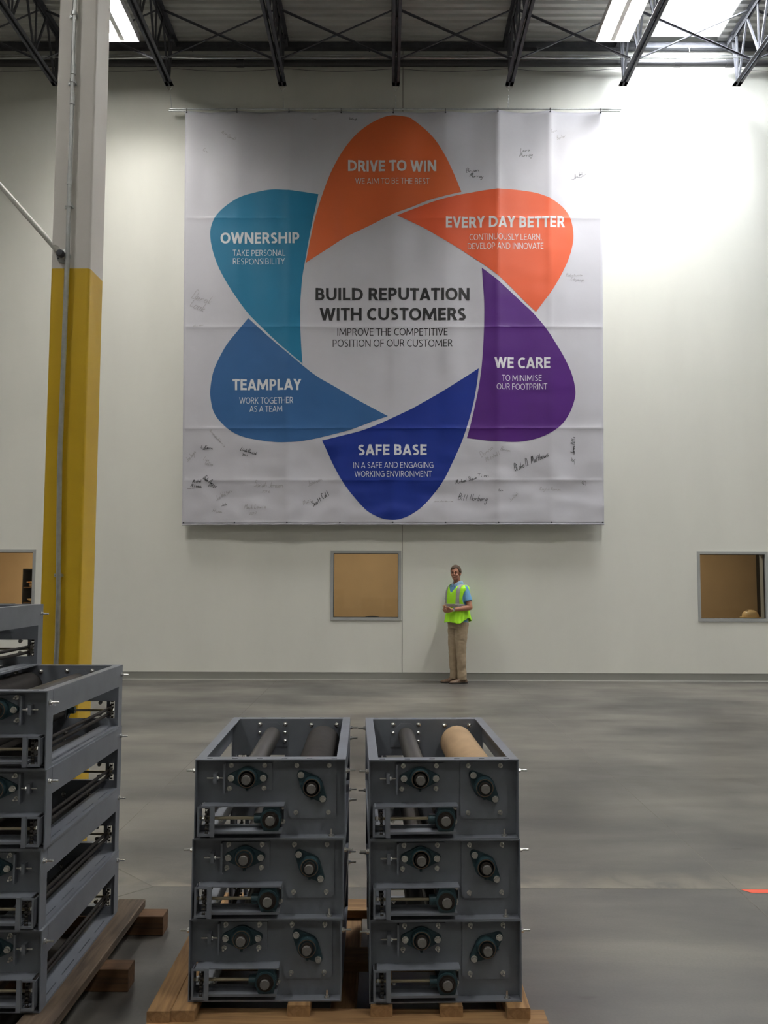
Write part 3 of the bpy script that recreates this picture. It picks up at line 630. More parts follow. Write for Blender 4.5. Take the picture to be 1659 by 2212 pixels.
# printed lines: text, bold?, left px, right px, cap top px, baseline px, ink
TXT = [('DRIVE TO WIN', 1, 752, 942.5, 347.5, 371.5, 'inkw'), ('WE AIM TO BE THE BEST', 0, 767.5, 927.5, 386, 398.5, 'inkw'),
 ('EVERY DAY BETTER', 1, 963, 1219.5, 469.5, 493.5, 'inkw'), ('CONTINUOUSLY LEARN,', 0, 1014, 1169, 507, 520.5, 'inkw'), ('DEVELOP AND INNOVATE', 0, 1010, 1173, 526.5, 540, 'inkw'),
 ('OWNERSHIP', 1, 477, 647, 503.5, 527.5, 'inkw'), ('TAKE PERSONAL', 0, 503.5, 617, 541, 554, 'inkw'), ('RESPONSIBILITY', 0, 504, 616, 559.5, 572.5, 'inkw'),
 ('TEAMPLAY', 1, 503, 651.5, 820, 844, 'inkw'), ('WORK TOGETHER', 0, 517.5, 634, 859.5, 873, 'inkw'), ('AS A TEAM', 0, 539.5, 610.5, 877.5, 890.5, 'inkw'),
 ('BUILD REPUTATION', 1, 682, 1014.5, 623.5, 650.5, 'ink'), ('WITH CUSTOMERS', 1, 690.5, 1006, 666.5, 693.5, 'ink'),
 ('IMPROVE THE COMPETITIVE', 0, 729, 966.5, 711, 726.5, 'ink'), ('POSITION OF OUR CUSTOMER', 0, 719, 977, 735, 750.5, 'ink'),
 ('WE CARE', 1, 1067, 1187.5, 774, 798, 'inkw'), ('TO MINIMISE', 0, 1083, 1169, 812.5, 825.5, 'inkw'), ('OUR FOOTPRINT', 0, 1072, 1181, 831, 844, 'inkw'),
 ('SAFE BASE', 1, 774, 921.5, 961.5, 985, 'inkw'), ('IN A SAFE AND ENGAGING', 0, 763.5, 936, 1000, 1012.5, 'inkw'), ('WORKING ENVIRONMENT', 0, 766, 932.5, 1019, 1031.5, 'inkw')]
def arc(cx, cy, rx, ry, a0, a1, n=14, e=.92):
    o = []
    for i in range(n + 1):
        a = math.radians(a0 + (a1 - a0) * i / n); c, s = math.cos(a), math.sin(a)
        o.append((cx + rx * math.copysign(abs(c) ** e, c), cy + ry * math.copysign(abs(s) ** e, s)))
    return o
# capitals: (advance, side bearing, strokes on the unit box); 'c' strokes are curves, 's' strokes straight segments
CAP = {
 'A': (.92, .03, [('s', [(0, 0), (.5, 1), (1, 0)]), ('s', [(.18, .27), (.82, .27)])]),
 'B': (.83, .10, [('s', [(0, 0), (0, 1)]), ('c', [(0, 1), (.5, 1)] + arc(.5, .765, .40, .235, 90, -90) + [(0, .53)]), ('c', [(0, .53), (.55, .53)] + arc(.55, .265, .45, .265, 90, -90) + [(0, 0)])]),
 'C': (.86, .06, [('c', arc(.62, .5, .62, .5, 52, 308, 22))]),
 'D': (1.0, .10, [('s', [(0, 0), (0, 1)]), ('c', [(0, 1), (.36, 1)] + arc(.36, .5, .64, .5, 90, -90, 18) + [(0, 0)])]),
 'E': (.74, .10, [('s', [(0, 0), (0, 1)]), ('s', [(0, 1), (1, 1)]), ('s', [(0, .52), (.92, .52)]), ('s', [(0, 0), (1, 0)])]),
 'F': (.73, .10, [('s', [(0, 0), (0, 1)]), ('s', [(0, 1), (1, 1)]), ('s', [(0, .50), (.92, .50)])]),
 'G': (.97, .06, [('c', arc(.58, .5, .58, .5, 55, 296, 22) + [(1, .09)]), ('s', [(1, .06), (1, .50)]), ('s', [(1, .48), (.60, .48)])]),
 'H': (.98, .10, [('s', [(0, 0), (0, 1)]), ('s', [(1, 0), (1, 1)]), ('s', [(0, .53), (1, .53)])]),
 'I': (.38, .10, [('s', [(.5, 0), (.5, 1)])]),
 'K': (.84, .10, [('s', [(0, 0), (0, 1)]), ('s', [(1, 1), (.02, .42)]), ('s', [(.30, .62), (1, 0)])]),
 'L': (.72, .10, [('s', [(0, 0), (0, 1)]), ('s', [(0, 0), (1, 0)])]),
 'M': (1.24, .08, [('s', [(0, 0), (.07, 1)]), ('s', [(.07, 1), (.5, .22)]), ('s', [(.5, .22), (.93, 1)]), ('s', [(.93, 1), (1, 0)])]),
 'N': (.98, .10, [('s', [(0, 0), (0, 1)]), ('s', [(0, 1), (1, 0)]), ('s', [(1, 0), (1, 1)])]),
 'O': (1.03, .06, [('c', arc(.5, .5, .5, .5, 0, 360, 32))]),
 'P': (.80, .10, [('s', [(0, 0), (0, 1)]), ('c', [(0, 1), (.5, 1)] + arc(.5, .71, .5, .29, 90, -90) + [(0, .42)])]),
 'R': (.83, .10, [('s', [(0, 0), (0, 1)]), ('c', [(0, 1), (.5, 1)] + arc(.5, .735, .44, .265, 90, -90) + [(0, .47)]), ('s', [(.52, .50), (1.0, 0)])]),
 'S': (.75, .07, [('c', spline([(.93, .92), (.58, 1.0), (.16, .91), (.08, .70), (.40, .545), (.80, .40), (.96, .20), (.76, .03), (.40, 0), (.02, .10)], 4)[:36])]),
 'T': (.76, .03, [('s', [(0, 1), (1, 1)]), ('s', [(.5, 0), (.5, 1)])]),
 'U': (.97, .10, [('c', [(0, 1), (0, .42)] + arc(.5, .42, .5, .42, 180, 360, 16) + [(1, 1)])]),
 'V': (.86, .03, [('s', [(0, 1), (.5, 0)]), ('s', [(.5, 0), (1, 1)])]),
 'W': (1.30, .03, [('s', [(0, 1), (.26, 0)]), ('s', [(.26, 0), (.5, 1)]), ('s', [(.5, 1), (.74, 0)]), ('s', [(.74, 0), (1, 1)])]),
 'Y': (.82, .03, [('s', [(0, 1), (.5, .46)]), ('s', [(1, 1), (.5, .46)]), ('s', [(.5, 0), (.5, .50)])]),
 ',': (.33, .10, [('s', [(.7, .12), (.2, -.16)])]), ' ': (.34, 0, []),
}
def text_mesh(s, bold):
    """one bmesh of a line of capitals, cap height 1"""
    bm = bmesh.new(); w_ = .215 if bold else .112; pen = 0
    for ch in s:
        adv, sb, sts = CAP[ch]
        if not bold: adv -= .02
        xa, xb = pen + sb * (.62 if bold else .85) + w_ / 2, pen + adv - sb * (.62 if bold else .85) - w_ / 2
        if ch == 'I': xa = xb = pen + adv / 2
        diag = ch in 'AVWYKMNX'
        for kind, pts in sts:
            q = [(xa + (xb - xa) * x, (w_ / 2 + (1 - w_) * y) if not (ch == 'U' and y == 1) else 1) if not (diag or (kind == 's' and abs(pts[0][0] - pts[-1][0]) < .01)) else (xa + (xb - xa) * x, y) for x, y in pts]
            if kind == 's':
                for a, b in zip(q, q[1:]):
                    dx, dy = b[0] - a[0], b[1] - a[1]; L_ = math.hypot(dx, dy); dx /= L_; dy /= L_; ww = w_ * (1.0 if abs(dx) < .9 else .88)
                    ea = eb = (w_ * .7 if abs(dx) > .02 and abs(dy) > .02 else (w_ / 2 if abs(dy) < .02 else 0))
                    if ch == 'R' or (ch == 'A' and abs(dy) < .02) or (ch == 'G' and abs(dx) > .9 and False): ea = 0
                    if ch in 'EFHL' and abs(dy) < .02: ea = eb = w_ / 2 if ch != 'H' else 0
                    if ch == ',': ea = eb = 0
                    if ch == 'K' and dx < 0: eb = 0
                    if ch == 'K' and dx > 0: ea = 0
                    if ch == 'Y' and abs(dx) > .02: eb = .02
                    p0 = (a[0] - dx * ea, a[1] - dy * ea); p1 = (b[0] + dx * eb, b[1] + dy * eb); nx, ny = -dy * ww / 2, dx * ww / 2
                    g = bmesh.new() ; vs = [g.verts.new((p[0] + sg * nx, p[1] + sg * ny, 0)) for p, sg in ((p0, 1), (p0, -1), (p1, -1), (p1, 1))]; g.faces.new(vs)
                    if ch != ',':
                        for co, no in (((0, 1, 0), (0, 1, 0)), ((0, 0, 0), (0, -1, 0))): bmesh.ops.bisect_plane(g, geom=g.verts[:] + g.edges[:] + g.faces[:], plane_co=co, plane_no=no, clear_outer=True, dist=1e-6)
                    for f in g.faces: bm.faces.new([bm.verts.new(v.co) for v in f.verts])
                    g.free()
            else:
                q2 = [q[0]]
                for p in q[1:]:
                    if math.hypot(p[0] - q2[-1][0], p[1] - q2[-1][1]) > 1e-4: q2.append(p)
                q = q2; vs = []; closed = math.hypot(q[0][0] - q[-1][0], q[0][1] - q[-1][1]) < 1e-3
                for i, p in enumerate(q):
                    a = q[i - 1] if i else (q[-2] if closed else p); b = q[i + 1] if i < len(q) - 1 else (q[1] if closed else p); dx, dy = b[0] - a[0], b[1] - a[1]; L_ = math.hypot(dx, dy); dx /= L_; dy /= L_
                    h = w_ / 2 * (1.0 - .13 * dx * dx)
                    vs.append((bm.verts.new((p[0] - dy * h, p[1] + dx * h, 0)), bm.verts.new((p[0] + dy * h, p[1] - dx * h, 0))))
                for (a, b), (c, d) in zip(vs, vs[1:]): bm.faces.new((a, b, d, c))
        pen += adv
    return bm
for s, bold, xa, xb, ya, yb_, ink in TXT:
    bm = text_mesh(s, bold); x0 = min(v.co.x for v in bm.verts); x1 = max(v.co.x for v in bm.verts)
    for v in bm.verts:
        px = xa + (v.co.x - x0) / (x1 - x0) * (xb - xa); py = yb_ - v.co.y * (yb_ - ya); u, w_ = uv(px, py); v.co = (u, w_, 0)
    p = put(bm, 'printed_line', MT[ink], banner, .0034); p['label'] = ('bold ' if bold else 'thin ') + ('black' if ink == 'ink' else 'white') + ' capitals reading ' + s
# handwriting: single-stroke letters on a 4 x 8 grid, strokes split by '/'
G = {'a': '33 13 00 10 20 33/33 31 40', 'b': '08 00 20 32 23 03', 'c': '32 23 03 00 20 31', 'd': '33 13 01 10 30 38/30 40', 'e': '02 32 23 03 00 20 31', 'f': '37 28 17 1c/04 34', 'g': '33 13 01 20 33/33 3c 1d 0b', 'h': '08 00 02 23 32 30',
     'i': '13 10 20/15 16', 'j': '23 2c 0d/25 26', 'k': '08 00/33 01 30', 'l': '08 00 10', 'm': '03 00 02 13 20 22 33 40', 'n': '03 00 02 23 30 40', 'o': '23 03 00 20 33 23', 'r': '03 00 02 23 33', 's': '33 13 02 21 30 00', 't': '17 10 20/04 34', 'u': '03 00 20 33/33 30',
     'v': '03 10 33', 'w': '03 00 22 20 43', 'y': '03 01 20 33/33 2c 0d 0b', 'z': '03 33 00 30', 'q': '33 03 00 30/33 3c', 'p': '03 0c/03 23 30 00', 'x': '03 30/00 33',
     'B': '00 08 28 36 04 34 31 00', 'D': '00 08 28 36 32 20 00', 'M': '00 18 22 38 40', 'L': '08 00 30', 'C': '37 18 05 02 10 31', 'S': '37 18 06 34 31 00', 'J': '38 31 10 01', 'N': '00 08 30 38', 'G': '37 18 05 02 10 31 34 24', 'R': '00 08 28 35 04 30', 'H': '08 00/38 30/04 34', 'T': '08 48/28 20', 'E': '38 08 00 30/04 24', 'A': '00 28 40/13 33', 'K': '08 00/38 04 30', 'W': '08 10 25 30 48',
     '2': '07 28 35 00 30', '0': '18 05 02 10 31 36 18', '1': '06 18 10', '7': '08 38 10', '6': '28 04 02 10 31 24 03', '.': '00 10', '-': '03 33', '_': '00 40', ' ': ''}
HX = {'c': -4, 'd': -5, 'b': -3}
SIG = [('Derek', 414, 645, 46, 20, 18, 0, 1.2), ('Cook', 410, 662, 34, 22, 22, 0, 1.2), ('Bryan', 1007, 374, 28, 9, -6, 1, 1.3), ('Murray', 1014, 383, 30, 9, 6, 1, 1.3), ('Laura', 1124, 330, 20, 8, -8, 1, 1.0), ('Murray', 1121, 341, 30, 9, -6, 1, 1.0),
 ('JhBr', 1234, 390, 34, 11, -14, 1, 1.0), ('Babatunde', 1222, 599, 36, 6, -2, 0, .9), ('Edeyenge', 1232, 607, 30, 6, 2, 0, .9), ('Donna', 1040, 990, 32, 11, -38, 0, 1.0), ('Mitchell', 1050, 1000, 36, 9, -30, 0, 1.0), ('Benson', 1080, 975, 22, 8, 10, 0, .9),
 ('Blake D. Matthews', 1112, 1020, 80, 15, -24, 1, 1.7), ('James Hills', 1240, 984, 38, 9, -88, 1, 1.6), ('JK', 1240, 1006, 14, 9, -80, 1, 1.2), ('Michael Shawn', 984, 1048, 48, 9, -14, 1, 1.3), ('Tim', 1030, 1034, 26, 8, -6, 1, 1.2),
 ('Bill Norberg', 989, 1082, 64, 14, 2, 1, 1.5), ('VB', 1263, 1060, 18, 9, -78, 1, 1.0), ('Jim Clark', 1102, 1086, 24, 6, -45, 0, 1.0), ('Kayla Roman', 1165, 1061, 46, 6, 2, 0, .9), ('andrews', 938, 1086, 42, 5, 0, 0, 1.0), ('Kate', 1076, 1063, 10, 4, 0, 1, 1.0),
 ('Linda Ronnick', 520, 973, 36, 8, 18, 1, 1.5), ('2017', 523, 984, 12, 4, 14, 1, 1.3), ('L Kern', 435, 968, 26, 6, 6, 1, 1.3), ('2017', 439, 972, 10, 4, 0, 1, 1.0), ('JoeJayes', 406, 998, 28, 9, -50, 0, 1.1), ('Lisa', 440, 994, 12, 8, 15, 0, 1.0), ('Collins', 443, 1004, 18, 8, 6, 0, 1.0),
 ('Gabe Garcia', 439, 1034, 34, 10, 36, 1, 1.4), ('2016', 450, 1050, 14, 5, 20, 1, 1.2), ('Michel', 416, 1044, 22, 7, -6, 1, 1.3), ('Alleen', 412, 1052, 24, 7, 2, 1, 1.5), ('___', 405, 1056, 32, 2, -4, 1, 1.2), ('Sarah Jensen', 549, 1052, 64, 14, 2, 0, 1.3), ('2016', 566, 1064, 18, 5, 4, 0, 1.0),
 ('Mack Lewis', 528, 1100, 48, 10, -2, 0, 1.2), ('2017', 540, 1112, 16, 5, -2, 0, 1.0), ('Scott Call', 677, 1096, 46, 12, -38, 1, 1.8), ('Johnson', 666, 1052, 34, 11, -24, 0, 1.2), ('Matt', 656, 1092, 20, 8, -28, 0, 1.0), ('Joe Walters', 468, 1082, 40, 10, -30, 0, 1.0), ('Jeb', 478, 1094, 14, 6, -10, 1, 1.0),
 ('Amanda Harris', 452, 930, 50, 6, 48, 0, 1.0), ('Allen', 478, 288, 16, 6, 25, 0, 1.0), ('Dannell', 492, 298, 20, 7, 22, 0, 1.0), ('Kim', 438, 326, 12, 7, 24, 0, 1.0), ('Wht', 754, 260, 18, 6, 4, 1, 1.2), ('ma', 672, 256, 12, 5, 14, 0, 1.0), ('Barker', 1203, 304, 20, 8, -20, 0, .9), ('Conn', 1190, 290, 14, 7, -20, 0, .9), ('Wilson', 418, 707, 22, 4, -8, 0, 1.0), ('Rae', 460, 1106, 22, 6, 6, 0, 1.0)]
for s, px, py, wpx_, hpx, ang, dark, pw in SIG:
    rnd = random.Random(s + str(px)); adv = [(.55 if ch == ' ' else (1.5 if ch in 'MWmw' else 1.15 if ch.isupper() else 1.0)) for ch in s]; tot = sum(adv); ca, sa = math.cos(math.radians(ang)), math.sin(math.radians(ang)); m = MB(); pen = 0
    for ch, ad in zip(s, adv):
        for st in G.get(ch, '').split('/'):
            q = []
            for tk in st.split():
                gx, gy = int(tk[0]), ('0123456789abcdef'.index(tk[1])); gy = HX.get(tk[1], gy)
                x = (pen + ad * (gx / 4.4)) / tot * wpx_ + rnd.uniform(-.04, .04) * wpx_ / tot; yy = gy / 8 * hpx * (1 if ch.isupper() else .85) + rnd.uniform(-.3, .3); x += yy * .28
                q.append((px + x * ca + yy * sa, py + x * sa - yy * ca))
            if len(q) < 2: continue
            sm = []
            for i in range(len(q) - 1):
                p0 = q[max(i - 1, 0)]; p1, p2 = q[i], q[i + 1]; p3 = q[min(i + 2, len(q) - 1)]
                for k in range(4 if i < len(q) - 2 else 5):
                    t = k / 4; sm.append(tuple(.5 * (2 * p1[c] + (p2[c] - p0[c]) * t + (2 * p0[c] - 5 * p1[c] + 4 * p2[c] - p3[c]) * t * t + (3 * p1[c] - p0[c] - 3 * p2[c] + p3[c]) * t ** 3) for c in (0, 1)))
            hw = pw * .5 * .62; vs = []
            for i, p in enumerate(sm):
                a = sm[max(i - 1, 0)]; c = sm[min(i + 1, len(sm) - 1)]; dx, dy = c[0] - a[0], c[1] - a[1]; L_ = math.hypot(dx, dy) or 1
                for sg in (-1, 1): vs.append(cloth_pt(*uv(p[0] - sg * dy / L_ * hw, p[1] + sg * dx / L_ * hw), .0045) - inv)
            m.add(vs, [(2 * i, 2 * i + 1, 2 * i + 3, 2 * i + 2) for i in range(len(sm) - 1)])
        pen += ad
    m.build('signature', MT['pen'] if dark else MT['pen2'], banner, recalc=False)
for j in range(NP + 1):
    for v, zz in ((0.0, 1), (1.0, 0)):
        u = min(max(j / NP, .004), .996); p = cloth_pt(u, .004 if v == 0 else .994, .006) - inv
        e = MB().lathe([(.013, 0), (.013, -.004), (.007, -.004)], 12, p, 'y').build('eyelet', MT['steelb'], banner)
        if v == 0: MB().tube([p + Vector((0, -.004, 0)), p + Vector((0, -.03, .03)), p + Vector((0, -.01, .065)), p + Vector((0, .02, .05)), p + Vector((0, .02, .01))], .0035, 6).build('cable_tie', MT['black'], e)
# pole and chains
pz = tl.z + .035; x0 = at(367, 241, BY).x; x1 = at(1341, 241, BY).x
t = empty('banner_pole', ((x0 + x1) / 2, BY - .03, pz)); tag(t, 'long thin steel pole holding the top edge of the banner', 'pole'); hl = (x1 - x0) / 2
MB().cyl((-hl, 0, 0), (hl, 0, 0), .0125, 12).build('pole_tube', MT['galv'], t, smooth=40)
for a, b_ in ((-hl - .01, -hl + .26), (hl - .34, hl - .02)): MB().cyl((a, -.005, -.036), (b_, -.005, -.036), .012, 12).build('sleeve_tube', MT['galv'], t, smooth=40)
for k in range(2, 7):
    jx = JX[k]
    t = empty('hanging_chain', (jx, BY - .03, pz + .012)); tag(t, 'thin chain hanging the banner pole from the ' + {2: 'joist right of the column', 3: 'joist above the left half of the banner', 4: 'centre joist', 5: 'joist above the right half of the banner', 6: 'joist left of the skylight'}[k], 'chain', 'chains holding the banner pole')
    top = zb - pz - .012; m = MB(); sy = ye - .05 - (BY - .03)
    m.tube([(-.06, sy, top - .003), (-.055, sy, top - .03), (0, sy * .8, top - .10), (.055, sy, top - .03), (.06, sy, top - .003)], .004, 6); m.build('sling', MT['galv'], t)
    m = MB(); n = int((top - .10) / .022)
    for i in range(n):
        z = i * .022 + .012; f = z / top; y = sy * .8 * f; rr = .010
        ring = [(rr * .6 * math.cos(a), 0, .014 * math.sin(a)) if i % 2 else (0, rr * .6 * math.cos(a), .014 * math.sin(a)) for a in [2 * PI * q / 6 for q in range(7)]]
        m.tube([(p[0], p[1] + y, p[2] + z) for p in ring], .0036, 4, caps=False)
    ch = m.build('chain_links', MT['galv'], t); ch['kind'] = 'stuff'
# ================================================================== ROLLER UNITS
UW, UL, UH = .54, .90, .28
def X_(c): return (c - 75) / 1535 * UW - UW / 2
def Z_(c): return (895 - c) / 790 * UH - .004
def hull(pts):
    pts = sorted(set(pts)); 
    def half(P):
        h = []
        for p in P:
            while len(h) > 1 and (h[-1][0] - h[-2][0]) * (p[1] - h[-2][1]) - (h[-1][1] - h[-2][1]) * (p[0] - h[-2][0]) <= 0: h.pop()
            h.append(p)
        return h[:-1]
    return half(pts) + half(pts[::-1])
def circ(x, z, r, n=20): return [(round(x + r * math.cos(2 * PI * i / n), 6), round(z + r * math.sin(2 * PI * i / n), 6)) for i in range(n)]
SHARED = {}
def part(key, mk, name, m, parent, loc=(0, 0, 0), smooth=None):
    """parts alike share one mesh"""
    if key not in SHARED:
        me = mk().mesh(name, smooth); me.materials.append(m); SHARED[key] = me
    o = bpy.data.objects.new(name, SHARED[key]); COL.objects.link(o); o.location = loc; o.parent = parent; return o
def stud_mb(sy, big=False, ax=1):
    m = MB(lambda x, y, z: (x, sy * y, z))
    if big: m.cyl((0, 0, 0), (0, -.003, 0), .0118, 14); m.cyl((0, -.003, 0), (0, -.012, 0), .0100, 6); m.cyl((0, -.012, 0), (0, -.0125, 0), .006, 8)
    else: m.cyl((0, 0, 0), (0, -.002, 0), .0088, 12); m.cyl((0, -.002, 0), (0, -.009, 0), .0068, 6); m.cyl((0, -.009, 0), (0, -.024, 0), .004, 8)
    return m
def stud(sy, x, y, z, parent, big=False): return part(('stud', sy, big), lambda: stud_mb(sy, big), 'bolt', MT['zinc'], parent, (x, sy * y, z))
def cap_head(sy, x, z, parent):
    return part(('cap', sy), lambda: MB(lambda a, b, c: (a, sy * b, c)).lathe([(.011, 0), (.011, .002), (.008, .003), (.0075, .008), (.004, .011)], 12), 'bolt', MT['zinc'], parent, (x, sy * -.405, z), 40)
def flange_bearing(sy, x, z, ang, parent, y0, R=.0395, d=.058, r=.0145):
    T = lambda a, b, c: (a, sy * b, c)
    def rot(p): ca, sa = math.cos(ang), math.sin(ang); return (p[0] * ca - p[1] * sa, p[0] * sa + p[1] * ca)
    def mk():
        m = MB(T); out = hull([rot(p) for p in circ(0, 0, R, 28) + circ(d, 0, r, 16) + circ(-d, 0, r, 16)]); m.prism(out, 0, -.013)
        m.lathe([(.0385, -.012), (.036, -.020), (.0335, -.030), (.031, -.031)], 28); m.lathe([(r * .95, -.012), (r * .85, -.017)], 14, (rot((d, 0))[0], 0, rot((d, 0))[1])); m.lathe([(r * .95, -.012), (r * .85, -.017)], 14, (rot((-d, 0))[0], 0, rot((-d, 0))[1]))
        m.cyl((rot((0, -R + .004))[0] * .0, -.02, -R + .002), (0, -.02, -R - .004), .005, 8)
        return m
    b = part(('ucfl', sy, ang), mk, 'flange_bearing', MT['teal'], parent, (x, sy * y0, z), 35)
    part(('ring', sy), lambda: MB(T).lathe([(.031, -.030), (.031, -.032), (.0285, -.032), (.0285, -.030)], 28), 'bearing_race', MT['ring'], b, smooth=40)
    part(('ins', sy), lambda: MB(T).lathe([(.0285, -.028), (.027, -.031), (.022, -.031), (.0215, -.042), (.017, -.043)], 28), 'bearing_insert', MT['insert'], b, smooth=35)
    part(('shf', sy), lambda: MB(T).lathe([(.0165, -.03), (.0165, -.052), (.015, -.0535), (.002, -.0535)], 24), 'shaft_end', MT['shaft'], b, smooth=35)
    for s in (-1, 1):
        p = rot((s * d, 0)); stud(sy, p[0], -.017, p[1], b, True)
    return b

def end_set(t, sy):
    T = lambda x, y, z: (x, sy * y, z)
    yp = -.405
    # pan shaped end panel: plate with slot, four outward flanges, slotted top and bottom
    m = MB(T); m.plate(-UW / 2 + .004, UW / 2 - .004, .0045, UH - .0045, yp - .005, yp, [(X_(130), X_(765), .040, .118)], 'xz')
    sl = [(X_(215 + 255 * k) - .010, X_(215 + 255 * k) + .010, -.437, -.429) for k in range(6)]
    m.plate(-UW / 2, UW / 2, -.45, yp, UH - .0045, UH, sl, 'xy'); m.plate(-UW / 2, UW / 2, -.45, yp, 0, .0045, [(X_(1440), X_(1500), -.437, -.427)], 'xy')
    m.box(-UW / 2, -UW / 2 + .004, -.45, yp, .0045, UH - .0045); m.box(UW / 2 - .004, UW / 2, -.45, yp, .0045, UH - .0045)
    ep = m.build('end_panel', MT['grey'], t)
    for x, z in ((X_(1105), Z_(172)), (X_(1437), Z_(172))): cap_head(sy, x, z, ep)
    ax, az = X_(600), Z_(290)
    st = MB(T); st.prism([(ax - .07, az - .055), (ax + .07, az - .055), (ax + .07, az + .03), (ax + .045, az + .03), (ax + .022, az + .052), (ax - .022, az + .052), (ax - .045, az + .03), (ax - .07, az + .03)], yp, yp + .004); sp_ = st.build('stiffener_plate', MT['grey'], t)
    for x, z in ((ax - .058, az + .045), (ax + .058, az + .045), (ax - .058, az + .008), (ax + .058, az + .008), (ax + .058, az - .03)): cap_head(sy, x, z, sp_)
    # take-up plate with lip and its bearing
    m = MB(T); m.box(X_(365), X_(850), yp - .012, yp - .005, Z_(420), Z_(150)); m.box(X_(356), X_(374), yp - .032, yp - .005, Z_(445), Z_(148)); tp = m.build('takeup_plate', MT['grey'], t)
    for x, z in ((430, 172), (772, 172), (415, 402), (768, 400)): stud(sy, X_(x), yp - .012, Z_(z), tp)
    flange_bearing(sy, ax, az, 0.0, t, yp - .012)
    # adjusting screw in its block
    m = MB(T); m.box(X_(255), X_(290), yp - .034, yp - .005, Z_(342), Z_(243)); ab = m.build('adjuster_block', MT['grey'], t)
    m = MB(T); m.cyl((X_(188), yp - .024, Z_(291)), (X_(358), yp - .024, Z_(291)), .0036, 8); m.cyl((X_(290), yp - .024, Z_(291)), (X_(308), yp - .024, Z_(291)), .0075, 6); m.build('adjusting_screw', MT['zinc'], ab)
    # bearing plate with clipped lower corners
    a, b, c, d = X_(1020), X_(1512), Z_(705), Z_(130); k = .012
    m = MB(T); m.prism([(a + k, c), (b - k, c), (b, c + k), (b, d), (a, d), (a, c + k)], yp - .011, yp - .005); bp = m.build('bearing_plate', MT['grey'], t)
    for x, z in ((1103, 174), (1437, 174), (1098, 645), (1432, 643)): stud(sy, X_(x), yp - .011, Z_(z), bp)
    fb = flange_bearing(sy, X_(1262), Z_(380), math.radians(-47), t, yp - .011)
    if sy == 1: fb['spin'] = 1
    # screw take-up frame
    y0, y1 = yp - .058, yp - .005
    m = MB(T); m.box(X_(150), X_(985), y0, y1, Z_(556), Z_(545)); m.box(X_(250), X_(962), y0, y1, Z_(818), Z_(795)); m.box(X_(978), X_(985), y1 - .02, y1, Z_(700), Z_(556))
    m.box(X_(115), X_(124), y0 - .004, y1, Z_(822), Z_(565)); m.box(X_(124), X_(250), y0 - .004, y1, Z_(842), Z_(828))
    m.plate(X_(115), X_(252), Z_(842), Z_(548), y0 - .005, y0 - .001, [(X_(136), X_(240), Z_(818), Z_(566))], 'xz'); tf_ = m.build('takeup_frame', MT['grey'], t)
    MB(T).box(X_(246), X_(291), y0 - .010, y0 - .005, Z_(845), Z_(538)).build('guard_strap', MT['grey'], tf_)
    for x, z in ((325, 575), (325, 722), (967, 592), (965, 738)): stud(sy, X_(x), yp - .005, Z_(z), tf_)
    bz = Z_(682); ym = yp - .034
    m = MB(T); m.cyl((X_(120), ym, bz), (X_(700), ym, bz), .0056, 10); m.build('threaded_rod', MT['rod'], tf_, smooth=40)
    m = MB(T); m.cyl((X_(150), ym, bz), (X_(172), ym, bz), .011, 6); m.build('nut', MT['zinc'], tf_)
    def spk():
        m = MB(T); n = 20; r = [(.026 if i % 2 else .021) for i in range(n)]; q = [(r[i] * math.cos(2 * PI * i / n), r[i] * math.sin(2 * PI * i / n)) for i in range(n)]
        m.add([(-.003, a, b) for a, b in q] + [(.003, a, b) for a, b in q], [tuple(range(n)), tuple(range(2 * n - 1, n - 1, -1))] + [(i, (i + 1) % n, n + (i + 1) % n, n + i) for i in range(n)]); return m
    part(('spk', sy), spk, 'sprocket', MT['chain'], tf_, (X_(205), sy * (ym + .006), bz))
    m = MB(T)
    for i in range(7): z = Z_(830) + i * .0145; m.box(X_(190), X_(193), ym - .018, ym - .011, z, z + .012); m.box(X_(214), X_(217), ym - .018, ym - .011, z, z + .012); m.cyl((X_(186), ym - .0145, z + .004), (X_(221), ym - .0145, z + .004), .004, 6)
    ch = m.build('chain', MT['chain'], tf_); ch['kind'] = 'stuff'
    # block bearing between the rails
    bx = X_(852)
    def blk():
        m = MB(T); m.prism(hull(circ(0, 0, .0375, 28) + [(-.024, .046), (.028, .046), (-.024, -.042), (.028, -.042)]), .012, -.020); m.prism(hull(circ(0, 0, .036, 28)), -.020, -.027)
        m.cyl((-.060, -.004, 0), (-.028, -.004, 0), .0155, 14); m.box(-.058, -.030, -.014, .008, -.015, .015); return m
    b = part(('blk', sy), blk, 'takeup_bearing', MT['teal'], t, (bx, sy * ym, bz), 35)
    part(('bring', sy), lambda: MB(T).lathe([(.030, -.026), (.030, -.029), (.0275, -.029), (.0275, -.026)], 28), 'bearing_race', MT['insert'], b, smooth=40)
    part(('bins', sy), lambda: MB(T).lathe([(.0275, -.020), (.0275, -.028), (.022, -.029), (.0215, -.036), (.0175, -.037)], 28), 'bearing_insert', MT['insert'], b, smooth=35)
    part(('bshf', sy), lambda: MB(T).lathe([(.017, -.02), (.017, -.044), (.0155, -.0455), (.002, -.0455)], 24), 'shaft_end', MT['shaft'], b, smooth=35)
    # upright bolt on the bottom flange
    m = MB(T); m.cyl((X_(1465), -.432, .0045), (X_(1465), -.432, .007), .011, 12); m.cyl((X_(1465), -.432, .007), (X_(1465), -.432, .014), .008, 6); m.cyl((X_(1465), -.432, .014), (X_(1465), -.432, .032), .0038, 8); m.build('bolt', MT['zinc'], ep)

